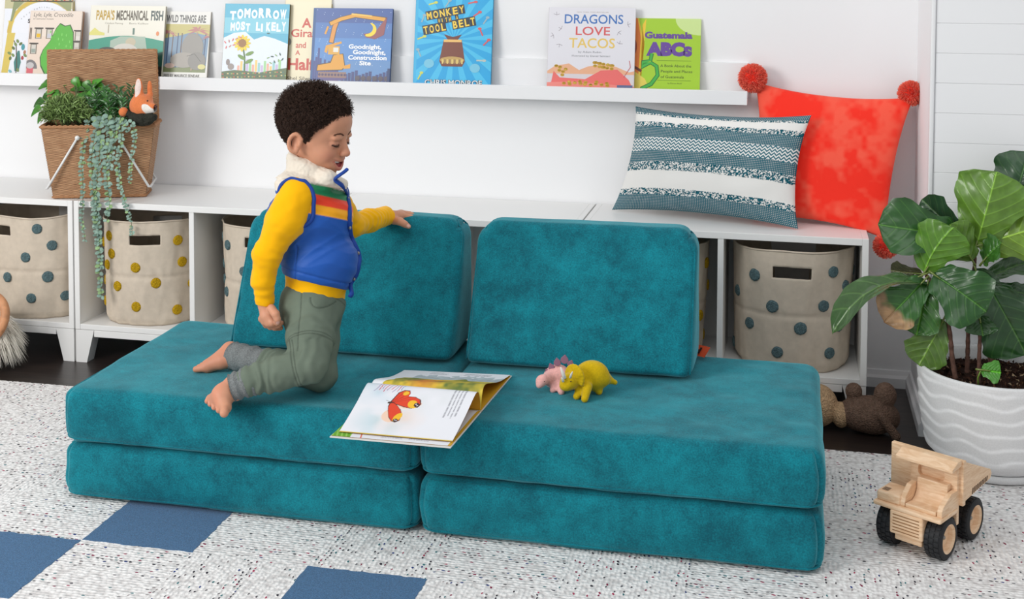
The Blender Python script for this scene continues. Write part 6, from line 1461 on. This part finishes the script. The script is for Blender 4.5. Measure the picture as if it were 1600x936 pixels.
for s_ in (-1, 1):
    for k in range(260):
        u = rg.random(); y = .011+.029*u; zc = .0020+.0065*math.sin(u*2.5)-.003*u+rg.normal(0, .0008)
        q, nn_ = on_face(s_*y, zc); d = hl*s_*.9+hu*(.35-.7*u); d = d-nn_*(d@nn_); b.tube([q-d*.0016, q+d*.0018], [.00026, .00014], 4, cap=False, col=np.array(lin((92, 60, 46))))
b.build('eyebrows', M_hair, who)
# ---- hair
def hair():
    b = MB(); rg = np.random.default_rng(9); c0 = np.array([-.006, 0, .014]); R0 = np.array([.079, .068, .070])
    def ok(l_, j=0):
        x, y, z = l_; ay = abs(y)
        line = np.interp(x, [-.1, -.06, -.045, -.034, -.012, .004, .016, .030, .050, .066, .08], [-.070, -.070, -.066, -.046, -.004, -.020, -.026, .004, .026, .040, .046])
        if ay < .03 and x > .03: line = .046-.02*(ay/.03)**2*0
        return z > line-j
    S_ = SDF.box(HC-.115, HC+.115, .003); S_.ell(H(*c0), R0+.007, HM, .002)
    V, Q = S_.mesh(); l_ = (V-HC)@HM; keep = np.array([ok(p) for p in l_]); V2 = V.copy(); ins = ~keep; V2[ins] = HC+((l_[ins]-c0)*.93+c0)@HM.T
    V2 += ((vnoise(V, 140, 3)+vnoise(V, 300, 4)*.6)*.002)[:, None]*((l_-c0)/np.linalg.norm(l_-c0, axis=1)[:, None])@HM.T
    Qk = Q[keep[Q].any(1)]; used = np.unique(Qk); mp = np.full(len(V), -1); mp[used] = np.arange(len(used))
    b.add(V2[used], mp[Qk].tolist(), col=np.array(lin((46, 32, 27))))
    n = 0; tries = 0
    while n < 6500 and tries < 90000:
        tries += 1; d = rg.normal(0, 1, 3); d /= np.linalg.norm(d); l0 = c0+d*(R0+.0045)
        if not ok(l0, max(0, min(.005, abs(rg.normal(0, .004))))*(1 if l0[0] > -.02 else 0)): continue
        
        nn_ = d/R0; nn_ /= np.linalg.norm(nn_); top = np.clip((l0[2]+.02)/.08, 0, 1); Lh = (.007+.012*top)*rg.uniform(.6, 1.15)
        if l0[0] > .03: Lh *= .9
        edge = not ok(l0-[0, 0, .012]) ; Lh *= (.45 if edge else 1)
        ax_ = nn_+rg.normal(0, .45, 3); ax_ /= np.linalg.norm(ax_); a1 = np.cross(ax_, rg.normal(0, 1, 3)); a1 /= np.linalg.norm(a1); a2 = np.cross(ax_, a1)
        t_ = np.linspace(0, 1, 10); ph = rg.uniform(0, 6); tw = rg.uniform(7, 12); rr = rg.uniform(.0018, .0034)*(1-.25*t_)
        P = l0+ax_*(t_*Lh)[:, None]+a1*(rr*np.cos(ph+tw*t_))[:, None]+a2*(rr*np.sin(ph+tw*t_))[:, None]
        g = rg.uniform(.6, 1.5); b.tube(HC+P@HM.T, np.linspace(.00078, .00045, 10), 3, col=np.array(lin((58, 42, 34)))*g); n += 1
    return b.build('curly_hair', M_hair, who)
hair()
# ---- clothes
def cut_plane(S_, p, nrm, sharp=1.):
    nrm = np.array(nrm, float); nrm /= np.linalg.norm(nrm); S_.plane(lambda X, Y, Z: ((X-p[0])*nrm[0]+(Y-p[1])*nrm[1]+(Z-p[2])*nrm[2])*sharp); return S_
hemn = np.array([-.20, -.28, -1.])           # hem planes face downwards
hem_v = at(480, 443, -.83); hem_s = at(480, 480, -.83)
wrink = lambda a, s_, sd: (lambda P: a*vnoise(P*[1, 1, 1.], s_, sd)+a*.5*vnoise(P, s_*2.3, sd+1))
def torso(S_, g):
    S_.ell(che+[-.004, 0, -.004], (.090+g, .088+g, .066+g), k=.01); S_.ell(bel+[.006, 0, .01], (.079+g, .076+g, .075+g), k=.03); S_.ell(pel+[.002, 0, .012], (.066+g, .070+g, .05+g), k=.03)
    S_.cap(sh_n+[.006, .012, -.006], sh_f+[-.004, -.02, 0], .036+g, .036+g, .02); S_.cap(che+[0, 0, .03], nek+[0, 0, -.01], .05+g*.5, .040+g*.5, .025)
def shirt():
    S_ = SDF.box((.925, -.93, .40), (1.235, -.40, .79), .0024); torso(S_, .002)
    cut_plane(S_, hem_s, hemn)
    mu, mf = at(445, 346, -.840), at(410.5, 437, -.848); S_.chain([sh_n, mu, el_n, mf, wr_n], [.040, .0405, .031, .0245, .0205], .014)
    S_.chain([sh_f, el_f, sub(el_f, wr_f, .5), wr_f], [.034, .029, .0265, .0250], .014)
    def w(P):
        r = .0016*vnoise(P, 28, 6)+.0012*vnoise(P*[1, 1, 1.6], 60, 7)
        for a, e, amp in ((sub(el_n, wr_n, .35), wr_n, .0010), (el_f, wr_f, .0012), (sub(sh_n, el_n, .75), sub(el_n, wr_n, .25), .0010)):
            d = e-a; L = np.linalg.norm(d); t_ = ((P-a)@d)/L/L; m = (t_ > 0) & (t_ < 1) & (np.linalg.norm(P-a-np.clip(t_, 0, 1)[:, None]*d, axis=1) < .06); r = r+m*amp*np.sin(t_*L*300+7*vnoise(P, 22, 3))*np.sin(np.clip(t_, 0, 1)*PI)
        return r
    S_.offset(w)
    d = wr_n-el_n; d /= np.linalg.norm(d); c = wr_n+d*.002; m0 = lambda P: None
    V_n = d.copy(); pn = wr_n-d*.002; X, Y, Z = S_.ax[0][:, None, None], S_.ax[1][None, :, None], S_.ax[2][None, None, :]
    near = ((X-wr_n[0])**2+(Y-wr_n[1])**2+(Z-wr_n[2])**2) < .055**2; pl = (X-pn[0])*V_n[0]+(Y-pn[1])*V_n[1]+(Z-pn[2])*V_n[2]; S_.F = np.where(near & (pl > -.004), np.maximum(S_.F, pl), S_.F).astype(np.float32)
    d = wr_f-el_f; d /= np.linalg.norm(d); pn = wr_f-d*.001; near = ((X-wr_f[0])**2+(Y-wr_f[1])**2+(Z-wr_f[2])**2) < .055**2; pl = (X-pn[0])*d[0]+(Y-pn[1])*d[1]+(Z-pn[2])*d[2]; S_.F = np.where(near & (pl > -.004), np.maximum(S_.F, pl), S_.F).astype(np.float32)
    V, Q = S_.mesh(); V = smoothV(V, Q, 1)
    return make('long_sleeved_shirt', V, Q, mat('mustard_jersey', (250, 184, 8), .85, .15, sheen=.2, bump=('noise', 900, .2, .0006)), who, label='mustard yellow long-sleeved shirt')
shirt()
def vest():
    S_ = SDF.box((.93, -.90, .44), (1.20, -.60, .80), .0021); torso(S_, .0105)
    S_.cap(che+[0, 0, .05], nek+[.0, 0, .004], .056, .047, .014)
    # standing collar
    for a in np.linspace(0, 2*PI, 25): q = nek+np.array([math.cos(a)*.040+.004, math.sin(a)*.038, .012-.018*math.cos(a)]); S_.ell(q, (.013, .013, .019), k=.008)
    cut_plane(S_, hem_v, hemn)
    top = np.array([0, 0, 1.])
    # armhole openings
    dn = np.array([-.05, -1., .0]); S_.ell(at(465, 312, -.862), (.046, .038, .060), k=.004, op='s'); S_.ell(sh_f+[.004, .040, -.010], (.040, .038, .052), k=.004, op='s')
    S_.cap(at(512, 280, -.78), at(536, 288, -.76), .022, .012, .02); S_.ell(at(444, 287, -.80), (.022, .03, .022), k=.03)
    S_.cap(nek+[.0, 0, .01], H(-.018, 0, -.03), .033, .040, .004, 's')
    tilt = lambda P: P[:, 2]+.10*(P[:, 0]-che[0])+.30*(P[:, 1]+.80)
    zz = lambda y: at(515, y, -.80)[2]+.10*(at(515, y, -.80)[0]-che[0])
    zlo, zhi = zz(338), zz(291); hn = -hemn/np.linalg.norm(hemn)
    def w(P):
        z = tilt(P); blue = z < zlo; ph = (z-zlo)/.044; hd = (P-hem_v)@hn
        q = np.where(blue, .0020*np.abs(np.cos(ph*PI+1.4*vnoise(P*[1, 1, .5], 14, 3)))**.5, 0)-.0016*blue
        q = q+.0030*np.exp(-((hd-.019)/.0022)**2)+.0022*np.exp(-((hd-.001)/.0035)**2)      # hem seam
        q = q+.0030*np.exp(-((P[:, 0]-at(462, 420, -.83)[0])/.0016)**2)*blue*(hd < .075)     # side seam
        st = (~blue) & (z < zhi); q = q+np.where(st, .0016*np.abs(np.cos((z-zlo)/((zhi-zlo)/3)*PI)), 0)
        fl_ = np.where(z > zhi, .0012*vnoise(P, 190, 8)+.0008*vnoise(P, 330, 9), 0)
        D1 = P@np.array([.55, .3, .8]); D2 = P@np.array([-.6, .2, .75])
        fold = .0030*np.abs(vnoise(np.stack([D1*46, D2*11, P[:, 1]*14], -1), 1, 4))+.0024*np.abs(vnoise(np.stack([D2*60, D1*14, P[:, 1]*14], -1), 1, 5))
        return q+fl_+np.where(z < zhi, fold+.0018*vnoise(P, 20, 6), 0)
    S_.offset(w)
    V, Q = S_.mesh(); V = smoothV(V, Q, 1, .4)
    C_ = np.zeros((len(V), 3)); B_ = np.array(lin((22, 84, 172))); C_[:] = B_
    zc = tilt(V); z1, z2, z3, z4 = [zz(y) for y in (292, 307.5, 323.5, 339)]
    front = V[:, 0] > che[0]-.012
    zb = at(430, 294, -.80)[2]; sf = lambda d: np.clip(.5+d/.0026, 0, 1)[:, None]; fr_ = np.clip(.5+(V[:, 0]-che[0]+.012)/.003, 0, 1)[:, None]
    F_ = np.tile(B_, (len(V), 1))
    for zt_, c in ((z4, (246, 168, 16)), (z3, (236, 62, 30)), (z2, (14, 132, 82)), (z1, (226, 216, 200))): m = sf(zc-zt_); F_ = F_*(1-m)+np.array(lin(c))*m
    m = sf(V[:, 2]-zb); K_ = B_*(1-m)+np.array(lin((226, 216, 200)))*m; C_ = F_*fr_+K_*(1-fr_)
    return make('padded_vest', V, Q, mat('vest_fabric', rough=.55, spec=.35, attr=True, sheen=.15, bump=('noise', 500, .25, .001)), who, cols=C_, label='blue padded vest with cream fleece top and green, red and yellow stripes')
vs_ = vest()
M_bpip = mat('blue_binding', (24, 66, 150), .6, .3)
def snap_surface(P, tgt=None, off=.0015):
    me = vs_.data; from mathutils.bvhtree import BVHTree
    bv = BVHTree.FromPolygons([v.co.copy() for v in me.vertices], [tuple(p.vertices) for p in me.polygons]); out = []
    for p in P:
        r = bv.find_nearest(Vector(p)); out.append(np.array(r[0])+np.array(r[1])*off)
    return np.array(out)
# armhole binding: ring at the edge of the opening
a = np.linspace(0, 2*PI, 72, endpoint=False)
for c, rx_, rz_ in ((at(465, 312, -.838), .0475, .0610), (sh_f+[.004, .012, -.010], .040, .052)):
    ring = np.stack([c[0]+rx_*np.cos(a), c[1]+0*a, c[2]+rz_*np.sin(a)], -1); ring = snap_surface(ring, off=.0005)
    for _ in range(3): ring = (ring+np.roll(ring, 1, 0)+np.roll(ring, -1, 0))/3
    b = MB(); b.tube(ring, .0048, 8, closed=True); b.build('armhole_binding', M_bpip, vs_)
bvv = bvh(vs_)
def on_view(px_, py_, off=.002):
    d = _F+_R*(px_-800)/FPX-_U*(py_-468-SY)/FPX; d = d/np.linalg.norm(d)
    for k in range(14):
        q = px_-k; d = _F+_R*(q-800)/FPX-_U*(py_-468-SY)/FPX; r = bvv.ray_cast(Vector(CAM), Vector(d/np.linalg.norm(d)))
        if r[0] is not None: return np.array(r[0])+np.array(r[1])*off
    return at(px_, py_, -.77)
pk = [on_view(*p) for p in ((530, 281), (536, 291), (541, 303), (544, 315), (545.5, 330), (545, 345), (546, 360), (552, 372), (559, 385), (563, 400), (563.5, 415), (561, 430), (556, 444), (550, 458), (547, 463))]
Q = cr_([at(543, 264, -.785), at(538, 268.5, -.79), at(530, 274, -.80), on_view(523, 279), on_view(525, 283)]+pk[1:], 6)
for _ in range(4): Q[1:-1] = (Q[:-2]+Q[1:-1]*2+Q[2:])/4
b = MB(); b.tube(Q, .0062, 8, flat=.6); b.build('front_placket', M_bpip, vs_, label='blue front placket')
for k in (40, 58, 76, 92):
    if k < len(Q): b = MB(); b.ball(Q[k]+np.array([.002, -.006, 0]), (.0042, .0022, .0042), 12); b.build('snap_button', M_metal, vs_, label='metal snap button')
def trousers():
    S_ = SDF.box((.855, -.985, .2615), (1.185, -.625, .545), .0022)
    S_.ell(pel+[.000, 0, -.004], (.072, .077, .072), k=.01); S_.ell(hip_n+[-.012, .010, .006], (.060, .058, .062), k=.02)
    S_.chain([hip_n, sub(hip_n, kn_n, .5), kn_n], [.056, .049, .039], .02); S_.chain([hip_f, sub(hip_f, kn_f, .5), kn_f], [.050, .041, .036], .018)
    n1, n2 = sub(kn_n, an_n, .45), sub(kn_n, an_n, .80); S_.chain([kn_n, n1, n2], [.038, .036, .033], .016)
    f1 = sub(kn_f, an_f, .5); S_.chain([kn_f, f1, sub(kn_f, an_f, .62)], [.035, .034, .0325], .016)
    cut_plane(S_, at(475, 433, -.83), [.244, .60, 1.])
    def w(P):
        r = .0016*vnoise(P, 26, 11)+.0012*vnoise(P, 62, 12)
        for a_, e_, amp, fq in ((n1, n2, .0034, 300), (hip_n, kn_n, .0016, 190), (f1, sub(kn_f, an_f, .84), .003, 300), (kn_n-[.03, 0, 0], kn_n+[.03, 0, 0], .002, 220)):
            d = e_-a_; L = np.linalg.norm(d); t_ = ((P-a_)@d)/L/L; m = np.clip(1-np.abs(t_-.5)*1.4, 0, 1)*(np.linalg.norm(P-a_-np.clip(t_, 0, 1)[:, None]*d, axis=1) < .06); r = r+m*amp*np.sin(t_*L*fq+4*vnoise(P, 26, 5))
        # stitched seams
        d = kn_n-hip_n; d = d/np.linalg.norm(d)
        for q, dd in ((sub(hip_n, kn_n, .60), d), (sub(kn_n, an_n, .14), (an_n-kn_n)/np.linalg.norm(an_n-kn_n)), (sub(kn_n, an_n, .17), (an_n-kn_n)/np.linalg.norm(an_n-kn_n))):
            k_ = np.abs((P-q)@dd); r = r+.0016*np.exp(-(k_/.0016)**2)*(np.linalg.norm(P-q, axis=1) < .06)
        k_ = np.abs((P-hip_n)@np.array([1., .2, .05])+.012); r = r+.0014*np.exp(-(k_/.0016)**2)*(P[:, 2] > .36)*(P[:, 1] < pel[1])
        pc = at(505, 466, -.83); k_ = np.abs(np.linalg.norm((P-pc)*[1, .3, 1.3], axis=1)-.030); r = r+.0020*np.exp(-(k_/.0018)**2)*(P[:, 2] < pc[2]+.0)*(P[:, 1] < pel[1]-.03)
        return r
    S_.offset(w); V, Q = S_.mesh(); V = smoothV(V, Q, 1, .4); V[:, 2] = np.maximum(V[:, 2], .2618)
    C_ = np.tile(np.array(lin((106, 118, 104))), (len(V), 1))*(1+.08*vnoise(V, 26, 3)+.05*vnoise(V, 90, 4))[:, None]
    def seam(k_, msk, wd=.0013): C_[:] = C_*(1-.45*(np.exp(-(k_/wd)**2)*msk)[:, None])
    d = (kn_n-hip_n)/np.linalg.norm(kn_n-hip_n); d2 = (an_n-kn_n)/np.linalg.norm(an_n-kn_n)
    for q, dd in ((sub(hip_n, kn_n, .60), d), (sub(hip_n, kn_n, .65), d), (sub(kn_n, an_n, .14), d2), (sub(kn_n, an_n, .18), d2)): seam((V-q)@dd, np.linalg.norm(V-q, axis=1) < .062)
    seam((V-hip_n)@np.array([1., .2, .05])+.012, (V[:, 2] > sub(hip_n, kn_n, .6)[2])*(V[:, 1] < pel[1])); pc = at(505, 466, -.83)
    seam(np.linalg.norm((V-pc)*[1, .3, 1.3], axis=1)-.030, (V[:, 2] < pc[2])*(V[:, 1] < pel[1]-.03))
    wn = np.array([.244, .60, 1.]); wn /= np.linalg.norm(wn); seam((V-at(475, 433, -.83))@wn+.012, V[:, 2] > .4)
    tr_ = make('trousers', V, Q, mat('olive_grey_twill', rough=.85, spec=.2, attr=True, bump=('noise', 900, .3, .0008)), who, cols=C_, label='olive green trousers')
    Mc = mat('heather_grey_knit', (120, 124, 124), .95, .1, noise=(420, .3, 2), bump=('noise', 500, .5, .001))
    for a_, e_, r0, r1 in ((sub(kn_n, an_n, .74), sub(kn_n, an_n, 1.0)+[-.004, -.004, -.004], .0315, .0300), (sub(kn_f, an_f, .64), sub(kn_f, an_f, 1.06), .0300, .0325)):
        n_ = 22; T_ = np.linspace(0, 1, n_); P = a_+(e_-a_)*T_[:, None]; d = (e_-a_)/np.linalg.norm(e_-a_)
        b = MB(); rad = r0+(r1-r0)*T_+.0018*np.sin(T_*19); b.tube(P, rad, 40, cap=False); b.tube(np.concatenate([P[-1:], P[-1:]-d*.004, P[-3:-2]-d*.006]), [r1+.0018*math.sin(19), r1-.0025, r1-.004], 40, cap=False)
        v = b.v[0]; v += (.0018*vnoise(v, 45, 3)+.001*vnoise(v, 110, 4))[:, None]*np.array([0, .3, 1.]); 
        for q in b.v: q[:, 2] = np.maximum(q[:, 2], .2618)
        b.build('trouser_cuff', Mc, tr_, label='heather grey knitted cuff')
trousers()
# ================================================================ LIGHT AND CAMERA
w = bpy.data.worlds.new('daylight'); bpy.context.scene.world = w; w.use_nodes = True
bg = w.node_tree.nodes['Background']; bg.inputs['Color'].default_value = (.93, .965, 1., 1); bg.inputs['Strength'].default_value = .53
def area(name, loc, target, sx, sy, power, col=(1, 1, 1)):
    l = bpy.data.lights.new(name, 'AREA'); l.shape = 'RECTANGLE'; l.size = sx; l.size_y = sy; l.energy = power; l.color = col
    o = bpy.data.objects.new(name, l); COL.objects.link(o); o.location = loc
    o.rotation_euler = (Vector(target)-Vector(loc)).to_track_quat('-Z', 'Y').to_euler(); return o
area('window_light', (-1.3, -3.6, 2.0), (1.0, -.3, .4), 1.5, 1.4, 86, (1, .985, .96))
area('overhead_fill', (1.6, -2.2, 3.0), (1.4, -.4, .3), 3, 2, 24, (1, 1, 1))  # unseen overhead fill, raised to lighten the cushion tops
cam = bpy.data.cameras.new('camera'); co_ = bpy.data.objects.new('camera', cam); COL.objects.link(co_)
cam.sensor_fit = 'HORIZONTAL'; cam.sensor_width = 36; cam.lens = FPX/1600*36; cam.shift_y = SY/1600; cam.clip_start = .05; cam.clip_end = 50
Mx = Matrix(((_R[0], _U[0], -_F[0], CAM[0]), (_R[1], _U[1], -_F[1], CAM[1]), (_R[2], _U[2], -_F[2], CAM[2]), (0, 0, 0, 1)))
co_.matrix_world = Mx
sc = bpy.context.scene; sc.camera = co_
sc.view_settings.view_transform = 'Standard'; sc.view_settings.look = 'None'; sc.view_settings.gamma = 1; sc.view_settings.exposure = 0.09
sc.view_settings.use_curve_mapping = False
